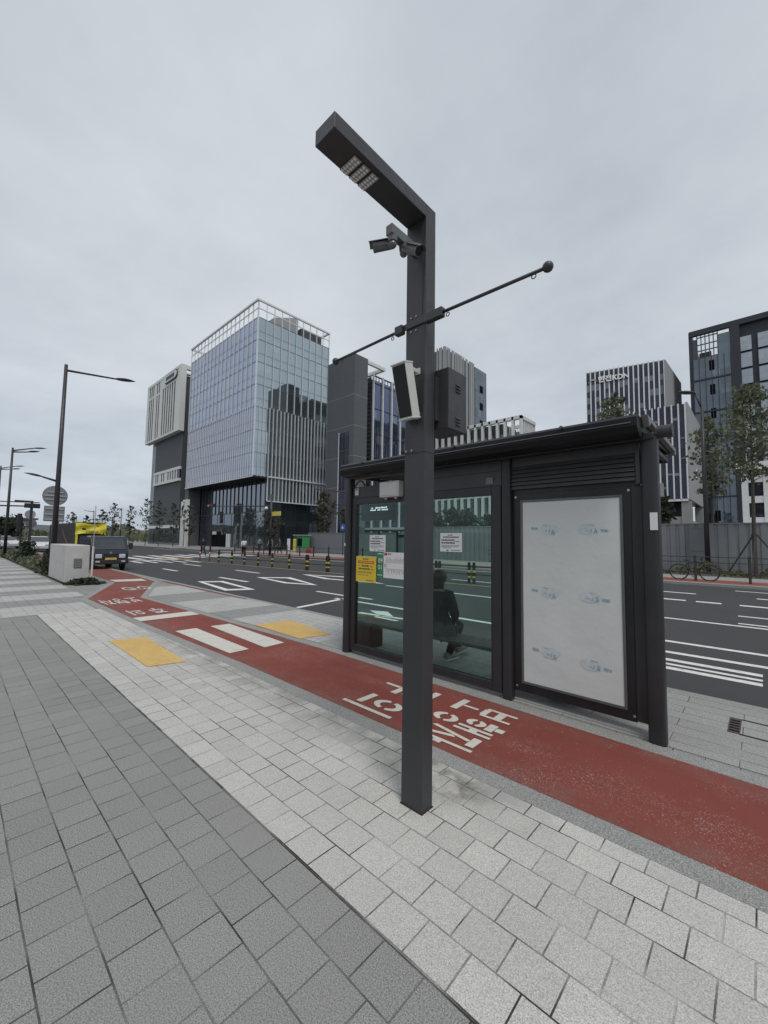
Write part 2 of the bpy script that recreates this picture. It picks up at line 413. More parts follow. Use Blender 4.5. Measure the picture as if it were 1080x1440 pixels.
# transverse bands left of the dark field
pb, gb = [], []
x = -10.352; k = 0
while x > -45:
    w = 1.12 if k else 1.35
    yr = 2.22 if x > -12 else 2.5
    (pb if k % 2 == 0 else gb).append(rect(x-w+.001, x, -14, min(yr, 2.5) if x > -16.2 else 2.45)); x -= w; k += 1
sheet('pale_bands', pb, M['band_light'], Z1); sheet('grey_bands', gb, M['band_grey'], Z1)
# traffic island bands between lane and kerb
def lane_far_y(x):
    pts = [(-15.4,4.95),(-14.95,4.72),(-11.66,3.42),(-8.4,3.56),(-4.7,3.70),(0,3.66),(40,3.66)]
    for (xa,ya),(xb,yb) in zip(pts[:-1],pts[1:]):
        if xa <= x <= xb: return ya+(yb-ya)*(x-xa)/(xb-xa)
    return 3.66
il, ig = [], []
edges = [-14.4,-13.75,-11.75,-10.25,-8.40,-7.5,-4.95]
for i, (a, c) in enumerate(zip(edges[:-1], edges[1:])):
    ya, yc = lane_far_y(a)+.175, lane_far_y(c)+.175
    pl = [(a,ya),(c-.001,yc),(c-.001,5.27),(a,5.27)]
    if a < -11.66 < c: pl = [(a,ya),(-11.66,3.61),(c-.001,yc),(c-.001,5.27),(a,5.27)]
    (il if i % 2 == 1 else ig).append(pl)
sheet('island_pale_bands', il, M['band_light'], Z1); sheet('island_grey_bands', ig, M['band_grey'], Z1)
sheet('shelter_paving', [[(-4.949,lane_far_y(-4.95)+.172),(40,3.834),(40,5.27),(-4.949,5.27)]], M['slab'], Z1)
sheet('red_kerb_line', [[(-15.3,5.14),(-12.6,5.14),(-9.6,5.2),(-9.6,5.268),(-15.3,5.268)]], M['red'], .008)
b = MB()
def tactile(pts):
    (x0,y0),(x1,y1),(x2,y2),(x3,y3) = pts
    b.poly([(x0,y0,.009),(x1,y1,.009),(x2,y2,.009),(x3,y3,.009)])
    nb = 28
    for i in range(nb):
        t = (i+.25)/nb; t2 = (i+.75)/nb
        L = lambda a, c, t: a+(c-a)*t
        P = [(L(x0,x1,t),L(y0,y1,t)),(L(x0,x1,t2),L(y0,y1,t2)),(L(x3,x2,t2),L(y3,y2,t2)),(L(x3,x2,t),L(y3,y2,t))]
        b.prism(P, .0095, .014)
tactile([(-7.12,1.70),(-5.40,1.70),(-5.30,2.10),(-6.98,2.16)])
tactile([(-6.67,3.80),(-5.30,3.80),(-5.20,4.34),(-6.60,4.50)])
structure(b.build('tactile_paving', M['tactile']))
# far pavement block
b = MB(); b.box(-45.9, 60, 21.0, 58, -.2, 0); b.box(-170, -62.1, 21.6, 70, -.2, 0); b.box(-45.9,60,58,140,-.2,-.004)
structure(b.build('far_pavement', M['far_paver']))
sheet('far_cycle_path', [rect(-44,60,21.3,23.2)], M['far_red'], Z1)
b = MB(); b.box(-45.9,60,20.84,20.995,-.2,.0); structure(b.build('far_kerb', M['kerb_granite']))

# road markings: image pixel points scaled about the camera from pavement to road surface
S = (1.55-ZR)/1.55
b = MB()
def rm(*pts): b.poly([(x*S, y*S, ZR+.004) for x, y in pts])
def rline(x0, x1, y, w=.13, y2=None):
    y2 = y if y2 is None else y2
    rm((x0,y-w/2),(x1,y2-w/2),(x1,y2+w/2),(x0,y+w/2))
def diamond(cx, cy, l, w, t=.32):
    o = [(cx-l/2,cy+w*.10),(cx+.05*l,cy-w/2),(cx+l/2,cy-w*.10),(cx-.05*l,cy+w/2)]
    q = [(cx+(x-cx)*(1-t), cy+(y-cy)*(1-t)) for x,y in o]
    for i in range(4):
        j = (i+1)%4; rm(o[i],o[j],q[j],q[i])
def para(p, t=.30):
    cx = sum(x for x,_ in p)/4; cy = sum(y for _,y in p)/4
    q = [(cx+(x-cx)*(1-t*.75), cy+(y-cy)*(1-t*1.35)) for x,y in p]
    for i in range(4):
        j = (i+1)%4; rm(p[i],p[j],q[j],q[i])
para([(-14.6,6.05),(-11.6,5.62),(-11.25,6.40),(-14.2,6.80)])
para([(-14.8,8.45),(-12.2,8.05),(-11.0,8.55),(-13.9,9.45)])
para([(-14.8,10.65),(-12.6,10.1),(-9.8,10.6),(-12.6,11.5)])
rline(-8.0,-7.5,7.62,.13); rline(-9.75,-8.1,7.55,.12)
rm((-7.80,5.45),(-7.66,5.45),(-8.02,7.25),(-8.18,7.25))
rline(-8.3,40,7.05,.13,7.35+40*.012); rline(-1.3,40,7.96,.13)
rline(-9.5,40,10.3,.13,11.0); rline(-.42,40,10.77,.12); rline(-.46,40,11.9,.13)
for X in (-9.5,): rline(-9.3,-3.5,14.0,.14)
rline(-1.15,-.06,6.70,.13); rline(-1.10,-.06,6.46,.09); rline(-1.10,-.06,6.26,.13)
rm((-6.35,5.98),(-5.25,6.15),(-5.25,6.27),(-6.35,6.12)); rm((-6.40,6.42),(-6.0,6.58),(-5.5,6.22),(-5.8,6.12))
rline(-5.8,-5.2,5.98,.1)
for X0, X1 in ((-2.7,-1.62),(-1.40,-.86),(-.5,.1),(.7,1.3),(1.9,2.5)): rline(X0,X1,14.0 if X0>-2 else 14.0,.24)
for X0, X1 in ((-2.9,-1.6),(0-.2,1.2),(2.5,3.9)): rline(X0,X1,16.1,.2)
rline(-.75,20,18.25,.16)
rline(-21.4,-19.55,7.2,.16); rline(-24.7,-22.3,9.4,.16); rline(-18.6,-16.4,9.5,.16); rline(-15.6,-13.4,7.32,.16); rline(-29,-27,9.2,.16)
rline(-60,-3,18.9,.15); rline(-26,40,20.3,.12)
for i in range(11):                                                # zebra crossing ahead
    X = -33.5-i*.0; y = 6.4+i*1.18
    rm((-35.8-.5*i*.6,y),(-30.0-.5*i*.6,y),(-30.0-.5*i*.6,y+.52),(-35.8-.5*i*.6,y+.52))
rm((-28.6,5.6),(-28.0,5.6),(-29.6,11.0),(-30.2,11.0))
for i in range(7):
    X = -28.4+i*.2; y = 6.2+i*.75
    rm((X-1.0,y),(X+1.4,y),(X+1.4,y+.24),(X-1.0,y+.24))
for i in range(9):
    y = 22+i*1.1; rm((-58,y*1),(-53,y),(-53,y+.5),(-58,y+.5))
structure(b.build('road_markings', M['white_mark']))
b = MB(); rm = lambda *pts: b.poly([(x*S, y*S, ZR+.004) for x, y in pts])
rm((-60,5.60),(-4.4,5.22),(-4.4,5.29),(-60,5.70)); rm((-28,11.0),(-9,12.55),(-9,12.65),(-28,11.1)); rm((-9,12.55),(-5,12.92),(-5,13.0),(-9,12.65))
rm((-33,10.2),(-29,11.3),(-29,11.8),(-33,10.7))
structure(b.build('yellow_road_lines', M['yellow_mark']))

# lane markings and lettering (read while walking towards +X)
b = MB(); ZM = .008
def lm(*pts): b.poly([(x, y, ZM) for x, y in pts])
lm((-7.12,2.63),(-5.28,2.66),(-5.30,2.95),(-7.12,2.97)); lm((-7.11,3.21),(-5.23,3.15),(-5.26,3.50),(-7.07,3.54))
lm((-8.80,2.47),(-8.36,2.48),(-8.34,3.54),(-8.80,3.53)); lm((-16.9,3.93),(-16.1,3.95),(-15.9,4.85),(-16.7,4.9))
def stroke(T, x0, y0, x1, y1, w):
    """one stencil stroke, glyph box 0..1"""
    d = Vector((x1-x0, y1-y0)); L_ = d.length; d /= L_; q = Vector((-d.y, d.x))*w/2
    P = [Vector((x0,y0))-q, Vector((x1,y1))-q, Vector((x1,y1))+q, Vector((x0,y0))+q]
    b.poly([T(p.x, p.y) for p in P])
def ring(T, cx, cy, rx, ry, w, gap=.22):
    for s0 in (0, PI):
        pts = []; K = 9
        for i in range(K+1):
            a = s0+gap+(PI-2*gap)*i/K; pts.append((math.cos(a), math.sin(a)))
        for (a0,b0),(a1,b1) in zip(pts[:-1],pts[1:]):
            b.poly([T(cx+a0*rx,cy+b0*ry),T(cx+a1*rx,cy+b1*ry),T(cx+a1*(rx-w),cy+b1*(ry-w)),T(cx+a0*(rx-w),cy+b0*(ry-w))][::-1])
def glyph(ch, T, w=.120):
    s = lambda *a, ww=w: stroke(T, *a, ww)
    if ch == 'bo':
        s(.22,.99,.22,.52); s(.78,.99,.78,.52); s(.28,.78,.72,.78); s(.28,.545,.72,.545,ww=.10); s(.5,.42,.5,.17); s(.04,.10,.96,.10)
    if ch == 'haeng':
        s(.18,.99,.42,.99); s(.04,.86,.54,.86); ring(T,.29,.63,.23,.15,.10); s(.70,.98,.70,.46); s(.93,1.0,.93,.44); s(.76,.72,.87,.72); ring(T,.58,.2,.30,.20,.11)
    if ch == 'ja':
        s(.06,.90,.60,.90); s(.33,.84,.10,.22); s(.36,.62,.60,.22); s(.80,1.0,.80,.02); s(.86,.52,1.0,.52)
    if ch == 'ju':
        s(.10,.94,.90,.94); s(.5,.88,.14,.56); s(.53,.82,.88,.56); s(.03,.40,.97,.40); s(.5,.33,.5,.02)
    if ch == 'ui':
        ring(T,.36,.68,.27,.25,.11); s(.04,.25,.68,.25); s(.86,1.0,.86,.02)
    if ch == 'jeon':
        s(.06,.94,.58,.94); s(.32,.88,.08,.46); s(.35,.74,.58,.46); s(.86,1.0,.86,.34); s(.64,.68,.80,.68); s(.16,.30,.16,.05); s(.16,.05,.90,.05)
    if ch == 'geo':
        s(.08,.90,.58,.90); s(.54,.84,.22,.20); s(.86,1.0,.86,.02); s(.64,.58,.80,.58)
def word(chars, x0, x1, y_first, cw, gap):
    # glyph up = +X, glyph right = -Y
    y = y_first
    for c in chars:
        T = (lambda y: lambda gx, gy: (x0+(x1-x0)*gy, y-gx*cw, ZM))(y)
        glyph(c, T); y -= cw+gap
word(['bo','haeng','ja'], -2.22, -1.62, 3.55, .275, .035)
word(['ju','ui'], -3.05, -2.42, 3.52, .37, .12)
word(['bo','haeng','ja'], -11.75, -10.85, 3.30, .25, .03)
word(['ju','ui'], -9.75, -9.05, 3.22, .28, .1)
# cycle emblem farther along the lane
for cy in (3.72,4.12):
    for i in range(14):
        a0, a1 = 2*PI*i/14, 2*PI*(i+1)/14; cx = -13.75
        b.poly([(cx+.42*math.cos(a0),cy+.16*math.sin(a0),ZM),(cx+.42*math.cos(a1),cy+.16*math.sin(a1),ZM),(cx+.30*math.cos(a1),cy+.11*math.sin(a1),ZM),(cx+.30*math.cos(a0),cy+.11*math.sin(a0),ZM)])
T0 = lambda gx, gy: (-13.75+gy, 3.72+gx, ZM)
stroke(T0,0,0,.12,.4,.05); stroke(T0,.12,.4,.34,.34,.05); stroke(T0,.34,.34,.4,0,.05); stroke(T0,0,0,.22,.02,.05); stroke(T0,.22,.02,.34,.34,.05)
structure(b.build('lane_lettering', M['cream_mark']))

# hills all round
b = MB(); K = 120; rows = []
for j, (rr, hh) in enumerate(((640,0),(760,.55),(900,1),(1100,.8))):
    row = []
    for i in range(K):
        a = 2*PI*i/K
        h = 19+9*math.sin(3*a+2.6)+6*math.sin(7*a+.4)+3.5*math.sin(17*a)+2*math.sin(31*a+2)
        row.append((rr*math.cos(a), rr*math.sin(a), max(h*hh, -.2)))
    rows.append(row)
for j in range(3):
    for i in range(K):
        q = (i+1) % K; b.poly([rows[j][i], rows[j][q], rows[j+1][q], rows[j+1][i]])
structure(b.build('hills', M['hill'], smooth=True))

# ------------------------------------------------------------------ lamp pole with its equipment
PX0, PX1, PY0, PY1 = -1.62, -1.465, 1.915, 2.015
lp = thing('street_light_pole', 'tall dark grey square pole with an angled light arm in the foreground', 'lamp post', (-1.54,1.965,0))
b = MB(lp); b.box(PX0,PX1,PY0,PY1,-.02,3.66); b.build('mast', M['pole'], bevel=.004)
b = MB(lp); b.box(PX0-.002,PX1+.002,PY0-.002,PY1+.002,2.083,2.088); b.build('joint_line', M['black'])
b = MB(lp); b.box(PX0-.006,PX1+.005,PY0-.006,PY1+.006,-.01,.0058); b.build('base_joint', M['soil'])
b = MB(lp); b.box(PX0,PX1,1.17,PY0-.001,3.572,3.66); b.build('light_arm', M['pole'], bevel=.004)
b = MB(lp); b.box(PX1-.028,PX1-.022,PY0-.004,PY0+.002,2.95,3.54); b.build('cover_strip', M['shelter2'])
for i in range(3):
    y = 1.335+i*.067
    b = MB(lp); b.box(-1.618,-1.497,y,y+.052,3.564,3.571); m = b.build('led_module', M['ledgrey'], bevel=.002)
    b = MB(lp)
    for k in range(6):
        for q in range(2): b.sphere((-1.608+k*.0195, y+.014+q*.024, 3.564), .0085, .0105, .005, 10, 6)
    b.build('lens', M['led'], m, smooth=True)
for x0, x1 in ((-1.60,-1.575),(-1.555,-1.535)):
    b = MB(lp); b.cyl((x0,PY0,2.10),(x0,PY0-.012,2.10),.006,n=8); b.build('bolt', M['steel'])
# banner rod: clamp on the mast, two rods, balls and eyelets
b = MB(lp); b.box(PX0-.012,PX1+.012,PY0-.010,PY0-.001,2.885,2.925); b.build('clamp_band', M['pole'], bevel=.003)
for sgn, xa, xb, xe in ((-1, PX0-.012, PX0-.075, -2.30), (1, PX1+.012, PX1+.14, -.715)):
    b = MB(lp); b.box(min(xa,xb),max(xa,xb),1.885,1.925,2.868,2.925); b.build('clamp', M['pole'], bevel=.006)
    b = MB(lp); b.cyl((xb,1.905,2.895),(xe,1.905,2.885),.0095,n=12); r = b.build('banner_rod', M['pole'], smooth=True)
    b = MB(lp); b.sphere((xe,1.905,2.885),.026,nu=20,nv=14); b.build('ball', M['pole'], r, smooth=True)
    for xx in (xb+sgn*.03, xe-sgn*.07):
        b = MB(lp); b.torus((xx,1.905,2.868),.011,.0028,n=16,m=6); b.build('eyelet', M['pole'], r, smooth=True)
for x in (-1.575,-1.535):
    for z in (2.86,2.95):
        b = MB(lp); b.cyl((x,PY0,z),(x,PY0-.006,z),.005,n=6); b.build('bolt', M['steel'])
# camera bracket beam
b = MB(lp); b.box(-1.575,-1.525,1.665,PY0-.001,3.355,3.415); br = b.build('camera_bracket', M['cctv'], bevel=.004)

def cctv(loc, yaw, pitch, label):
    """bullet camera pointing along local +X, sunshield on top, ball joint behind"""
    t = thing('security_camera', label, 'camera', loc, 0, 'security cameras on the lamp pole')
    Mx = Matrix.Translation(Vector(loc)) @ Matrix.Rotation(yaw,4,'Z') @ Matrix.Rotation(pitch,4,'Y')
    T = lambda x, y, z: tuple(Mx @ Vector((x,y,z)))
    b = MB(t); b.cyl(T(-.055,0,0),T(.045,0,0),.027,.030,n=20); b.cyl(T(.045,0,0),T(.062,0,0),.031,n=20); b.cyl(T(-.075,0,0),T(-.055,0,0),.02,.027,n=20)
    b.build('housing', M['cctv'], bevel=.002, smooth=False)
    b = MB(t); b.cyl(T(.0622,0,0),T(.064,0,0),.026,n=20); b.build('lens', M['lens'])
    b = MB(t); pts = []
    for i in range(9):
        a = PI*(.14+.72*i/8); pts.append((math.cos(a)*.035, math.sin(a)*.035))
    for i in range(8):
        (y0,z0),(y1,z1) = pts[i],pts[i+1]; k = 1.09
        P = [(-.04,y0,z0),(.085,y0,z0),(.085,y1,z1),(-.04,y1,z1)]; Q = [(x,y*k,z*k) for x,y,z in P]
        b.poly([T(*p) for p in Q]); b.poly([T(*p) for p in P][::-1]); b.poly([T(*p) for p in (P[1],P[2],Q[2],Q[1])]); b.poly([T(*p) for p in (P[0],Q[0],Q[3],P[3])])
    b.build('sunshield', M['cctv'])
    return t
c1 = cctv((-1.632,1.705,3.345), R(216), R(6), 'grey bullet camera on the bracket tip facing left, away from the pole')
c2 = cctv((-1.462,1.775,3.275), R(2), R(34), 'grey bullet camera close to the pole facing right')
for c, p in ((c1,(-1.55,1.70,3.354)),(c2,(-1.55,1.80,3.354))):
    b = MB(c); e = Vector(c.location); q = Vector(p)
    b.cyl(p, q-Vector((0,0,.03)), .030, .026, n=16); b.sphere(q-Vector((0,0,.045)), .024, nu=14, nv=10); b.cyl(q-Vector((0,0,.045)), e+Vector((0,0,.012)) , .012, n=10); b.build('ball_joint', M['cctv'], c, smooth=False)

# column loudspeaker, tilted down, on two brackets
sp = thing('column_loudspeaker', 'white column loudspeaker with black grille tilted down on the lamp pole', 'loudspeaker', (-1.545,1.80,2.43))
MS = Matrix.Translation(Vector((-1.546,1.832,2.447))) @ Matrix.Rotation(R(0),4,'Z') @ Matrix.Rotation(R(14),4,'X')
w, d, h = .054, .037, .164
b = MB(sp); b.box(-w,w,-d,d,-h,h,MS); b.build('cabinet', M['offwhite'], bevel=.005)
b = MB(sp); b.box(-w+.008,w-.004,-d-.004,-d+.002,-h+.012,h-.012,MS); b.build('grille', M['grille'], bevel=.002)
for zz in (h, -h):
    b = MB(sp); b.box(-w-.003,w+.003,-d-.006,d+.003,zz-.006 if zz>0 else zz-.004,zz+.004 if zz>0 else zz+.006,MS); b.build('end_cap', M['offwhite'], bevel=.003)
for zz in (.138,-.150):
    p = MS @ Vector((.012,d,zz)); b = MB(sp); b.box(p.x+.012,p.x+.020,min(p.y-.01,PY0-.03),PY0-.002,p.z-.012,p.z+.012); b.box(p.x-.002,p.x+.034,PY0-.005,PY0-.001,p.z-.020,p.z+.020); b.build('bracket', M['offwhite'], bevel=.003)

eb = thing('equipment_cabinet', 'dark grey metal cabinet with louvre vents on the back of the lamp pole', 'equipment box', (-1.5,2.16,2.245))
b = MB(eb); b.box(-1.605,-1.388,2.055,2.262,2.245,2.632); b.build('case', M['pole'], bevel=.004)
b = MB(eb); b.box(-1.56,-1.46,2.016,2.054,2.30,2.58); b.build('bracket', M['shelter2'])
for z in (2.535,2.32):
    for k in range(3):
        b = MB(eb); zz = z-k*.021
        b.prism([(0,0),(.008,0),(0,.013)], 0, .05, Matrix.Translation(Vector((-1.388,2.135,zz))) @ Matrix(((1,0,0,0),(0,0,1,0),(0,1,0,0),(0,0,0,1))))
        b.build('louvre', M['shelter2'])

# ------------------------------------------------------------------ bus shelter
YB = 3.83
bs = thing('bus_shelter', 'dark grey bus shelter with tinted glass wall and flat roof beside the red lane', 'bus shelter', (-2.5,4.4,0))
def post(x0,x1,y0,y1,rad=True):
    b = MB(bs)
    if rad:
        b.cyl(((x0+x1)/2,(y0+y1)/2,-.02),((x0+x1)/2,(y0+y1)/2,2.42),(x1-x0)/2,n=24); return b.build('post', M['shelter'], smooth=True)
    b.box(x0,x1,y0,y1,-.02,2.42); return b.build('post', M['shelter'], bevel=.012)
def rpost(x, y, r):
    b = MB(bs); pts = []
    for i in range(32):
        a = 2*PI*i/32; c, s_ = math.cos(a), math.sin(a)
        pts.append((x+r*math.copysign(abs(c)**.6,c), y+r*math.copysign(abs(s_)**.6,s_)))
    b.prism(pts,-.02,2.42); return b.build('post', M['shelter'], smooth=False)
rpost(-.655,3.885,.062); rpost(-1.90,3.885,.052); rpost(-4.27,3.86,.058)

# roof: slab with rolled front edge, ribs below, light trim on the end
prof = [(3.665,2.395),(3.612,2.420),(3.582,2.470),(3.588,2.540),(3.622,2.566),(5.10,2.535),(5.12,2.500),(5.08,2.482),(3.76,2.452),(3.745,2.395)]
b = MB(bs); MR = Matrix(((0,0,1,0),(1,0,0,0),(0,1,0,0),(0,0,0,1)))
b.prism(prof, -4.20, -.680, MR); rf = b.build('roof', M['roof_dark'], bevel=.006, seg=3)
b = MB(bs); b.prism([(3.72,2.578),(5.135,2.545),(5.135,2.475),(5.08,2.475),(5.07,2.505),(3.86,2.535),(3.80,2.490)], -.6795, -.632, MR); b.build('end_trim', M['roof_trim'], rf, bevel=.004)
b = MB(bs); b.box(-4.18,-.72,3.574,3.5795,2.492,2.500); b.build('sky_streak_strip', M['frame_grey'], rf)  # added grey strip imitating pale streaks of sky along the roof edge
b = MB(bs); b.box(-4.35,-.61,3.81,3.93,2.395,2.450); b.build('beam', M['shelter'], bevel=.01)
b = MB(bs); b.cyl((-.60,3.90,2.462),(-.505,3.90,2.462),.052,n=22); b.cyl((-.505,3.90,2.462),(-.495,3.90,2.462),.056,n=22); b.cyl((-.57,3.90,2.462),(-.563,3.90,2.462),.056,n=22); b.build('gutter_spout', M['shelter2'], rf)
for x in (-4.15,-3.45,-2.68,-1.9,-1.25,-.72):
    b = MB(bs); b.box(x-.022,x+.022,3.94,5.05,2.410,2.452); b.build('rib', M['shelter2'], rf, bevel=.004)
b = MB(bs); b.box(-4.18,-.70,5.06,5.12,2.40,2.478); b.build('rear_beam', M['shelter'], bevel=.008)
for x in (-3.75,-2.35,-1.25):
    b = MB(bs); b.cyl((x,3.585,2.545),(x,3.570,2.550),.016,n=12); b.build('roof_clip', M['shelter2'], rf)
# header panel, window frame, glass
b = MB(bs); b.box(-4.21,-1.955,3.86,3.90,2.13,2.285); b.build('header_panel', M['shelter2'], bevel=.003)
b = MB(bs); b.box(-3.05,-1.955,3.862,3.898,2.286,2.394); b.build('header_panel', M['shelter2'], bevel=.003)
b = MB(bs)
b.box(-4.205,-4.13,3.845,3.905,.05,2.128); b.box(-2.055,-1.955,3.845,3.905,.05,2.128)
b.box(-4.128,-2.057,3.845,3.905,2.035,2.127); b.box(-4.128,-2.057,3.845,3.905,.052,.135)
fr = b.build('window_frame', M['shelter'], bevel=.004)
for q in (-4.129,-2.07):
    b = MB(bs); b.box(q,q+.014,3.85,3.90,.136,2.034); b.build('gasket', M['black'], fr)
b = MB(bs); b.box(-4.114,-2.071,3.868,3.878,.136,2.034); b.build('glass_pane', M['shelter_glass'])
# louvre over the advertising panel
b = MB(bs); b.box(-1.85,-.73,3.90,3.93,2.0355,2.394); lv = b.build('louvre_panel', M['black'])
b = MB(bs)
for k in range(6):
    z = 2.075+k*.040
    b.prism([(3.862,z),(3.895,z+.006),(3.895,z+.034),(3.875,z+.036)], -1.848, -.755, MR)
b.build('slats', M['shelter2'], lv, bevel=.002)
b = MB(bs); b.box(-.752,-.722,3.855,3.90,2.045,2.32); b.build('louvre_end', M['shelter2'], lv)
b = MB(bs); b.box(-1.845,-.725,3.875,3.93,2.285,2.393); b.build('header_panel', M['shelter2'])
# advertising case
b = MB(bs); b.box(-1.852,-.797,3.895,3.985,.10,2.035); ad = b.build('advertising_case', M['black'], bevel=.006)
b = MB(bs); b.box(-.7965,-.715,3.885,3.985,.115,2.034); b.build('side_profile', M['shelter'], bevel=.006)
b = MB(bs)
x0,x1,z0,z1 = -1.765,-.862,.185,1.965; w = .022
b.box(x0,x0+w,3.883,3.8945,z0,z1); b.box(x1-w,x1,3.883,3.8945,z0,z1); b.box(x0+w+.001,x1-w-.001,3.883,3.8945,z0,z0+w); b.box(x0+w+.001,x1-w-.001,3.883,3.8945,z1-w,z1)
b.build('inner_frame', M['frame_grey'], ad, bevel=.002)
b = MB(bs); nx, nz = 24, 40
for i in range(nx):
    for j in range(nz):
        def P(i,j):
            fx, fz = i/nx, j/nz; return (x0+w+(x1-x0-2*w)*fx, 3.889+.0012*math.sin(7*fx+3*fz)*math.sin(5*fz*2+fx*3), z0+w+(z1-z0-2*w)*fz)
        b.poly([P(i,j),P(i+1,j),P(i+1,j+1),P(i,j+1)])
b.build('poster_panel', M['poster'], ad, smooth=True)
# faint printed marks on the protective film, three rows of two
def film_mark(cx, cz, flip, slant):
    b = MB(bs); y = 3.8862
    def q(x0,x1,z0,z1): b.poly([(cx+flip*x0,y,cz+z0+slant*x0),(cx+flip*x1,y,cz+z0+slant*x1),(cx+flip*x1,y,cz+z1+slant*x1),(cx+flip*x0,y,cz+z1+slant*x0)][::flip])
    q(-.155,-.095,.006,.028)
    q(-.045,.005,.052,.060)
    for (xa,za,xb,zb) in ((.040,-.030,.052,.020),(.066,-.030,.054,.020),(.044,-.012,.062,-.012),(.008,-.008,.024,.010),(.024,.010,.014,.016),(.010,-.010,.028,-.010),(-.016,.012,.000,.004),(-.020,-.002,-.006,-.002),(-.034,.010,-.024,.002)):
        d = Vector((xb-xa, zb-za)).normalized(); n_ = Vector((-d.y, d.x))*.0035
        b.poly([(cx+xa-n_.x,y,cz+za-n_.y+slant*xa),(cx+xb-n_.x,y,cz+zb-n_.y+slant*xb),(cx+xb+n_.x,y,cz+zb+n_.y+slant*xb),(cx+xa+n_.x,y,cz+za+n_.y+slant*xa)])
    b.build('film_mark', M['faint_blue'], ad)
    b = MB(bs); K = 24
    b.poly([(cx+flip*.012+.085*math.cos(2*PI*i/K)*(1+.15*math.sin(6*PI*i/K+cz)), 3.8866, cz+.018+.048*math.sin(2*PI*i/K)) for i in range(K)]); b.build('film_patch', M['film_blue'], ad)
for cz, dz in ((1.655,0),(1.06,-.005),(.50,-.03)):
    film_mark(-1.50, cz, 1, -.1); film_mark(-1.13, cz+dz, -1, .1)
for x, z in ((-1.815,2.0),(-.815,2.0),(-1.815,.15),(-.815,.15)):
    b = MB(bs); b.cyl((x,3.895,z),(x,3.888,z),.011,n=10); b.build('lock', M['steel'], ad)
# plinth blocks and feet
b = MB(bs); b.box(-4.30,-.70,3.90,4.02,-.01,.022); b.build('plinth', M['kerb_granite'], bevel=.004)
# small fittings
b = MB(bs); b.box(-4.16,-4.085,3.846,3.860,2.165,2.262); f = b.build('card_reader', M['offwhite'], bevel=.004)
b = MB(bs); b.box(-4.142,-4.103,3.843,3.846,2.235,2.252); b.build('slot', M['black'], f)
b = MB(bs); b.box(-2.13,-2.045,3.85,3.86,2.15,2.225); b.build('fuse_plate', M['frame_grey'], bevel=.003)
b = MB(bs); pts = [(-4.16+.20*i/10, 3.85, 2.29+.075*math.sin(PI*i/10)) for i in range(11)]; b.tube(pts,.010,8); b.build('cable', M['black'], smooth=True)
b = MB(bs); b.box(-.655,-.604,3.815,3.8225,1.66,1.80); b.build('white_card', M['paper'])
b = MB(bs); b.box(-4.305,-4.285,3.800,3.803,1.46,1.50, None); b.build('sticker', M['paper'])

jb = thing('junction_box', 'white plastic junction box fixed high on the shelter wall', 'junction box', (-3.42,3.8,2.09))
b = MB(jb); b.box(-3.60,-3.27,3.755,3.858,2.095,2.295); b.build('box', M['offwhite'], bevel=.012)
b = MB(jb); b.box(-3.575,-3.295,3.748,3.7555,2.115,2.275); b.build('lid', M['offwhite'], bevel=.006)
for x in (-3.53,-3.36):
    b = MB(jb); b.cyl((x,3.81,2.095),(x,3.81,2.072),.018,n=12); b.build('cable_gland', M['offwhite'])

# bench and the display under the roof
bn = thing('bench', 'long dark bench inside the bus shelter', 'bench', (-3.3,4.3,0))
b = MB(bn); b.box(-4.50,-1.10,4.12,4.48,.345,.385); b.build('seat', M['bench'], bevel=.008)
for x in (-4.48,-1.62):
    b = MB(bn); b.box(x,x+.34,4.18,4.44,0,.344); b.build('leg', M['shelter'], bevel=.006)
di = thing('arrival_display', 'black arrival display with white lines hanging under the shelter roof', 'display', (-4.35,4.6,1.9))
b = MB(di); b.box(-4.80,-4.08,4.58,4.68,1.86,2.12); b.build('case', M['black'], bevel=.008)
b = MB(di); b.cyl((-4.44,4.63,2.12),(-4.44,4.63,2.44),.02,n=10); b.build('hanger', M['shelter'])
b = MB(di); rr = random.Random(4)
for z, xa, xb in ((2.055,-4.56,-4.52),(2.055,-4.47,-4.22),(2.022,-4.58,-4.46),(2.022,-4.42,-4.36),(2.022,-4.33,-4.20)):
    x = xa
    while x < xb:
        w_ = rr.uniform(.010,.026); b.box(x,min(x+w_,xb),4.5775,4.5797,z-.010,z+.010+rr.uniform(-.004,.004)); x += w_+.007
b.build('text_lines', M['glow'])

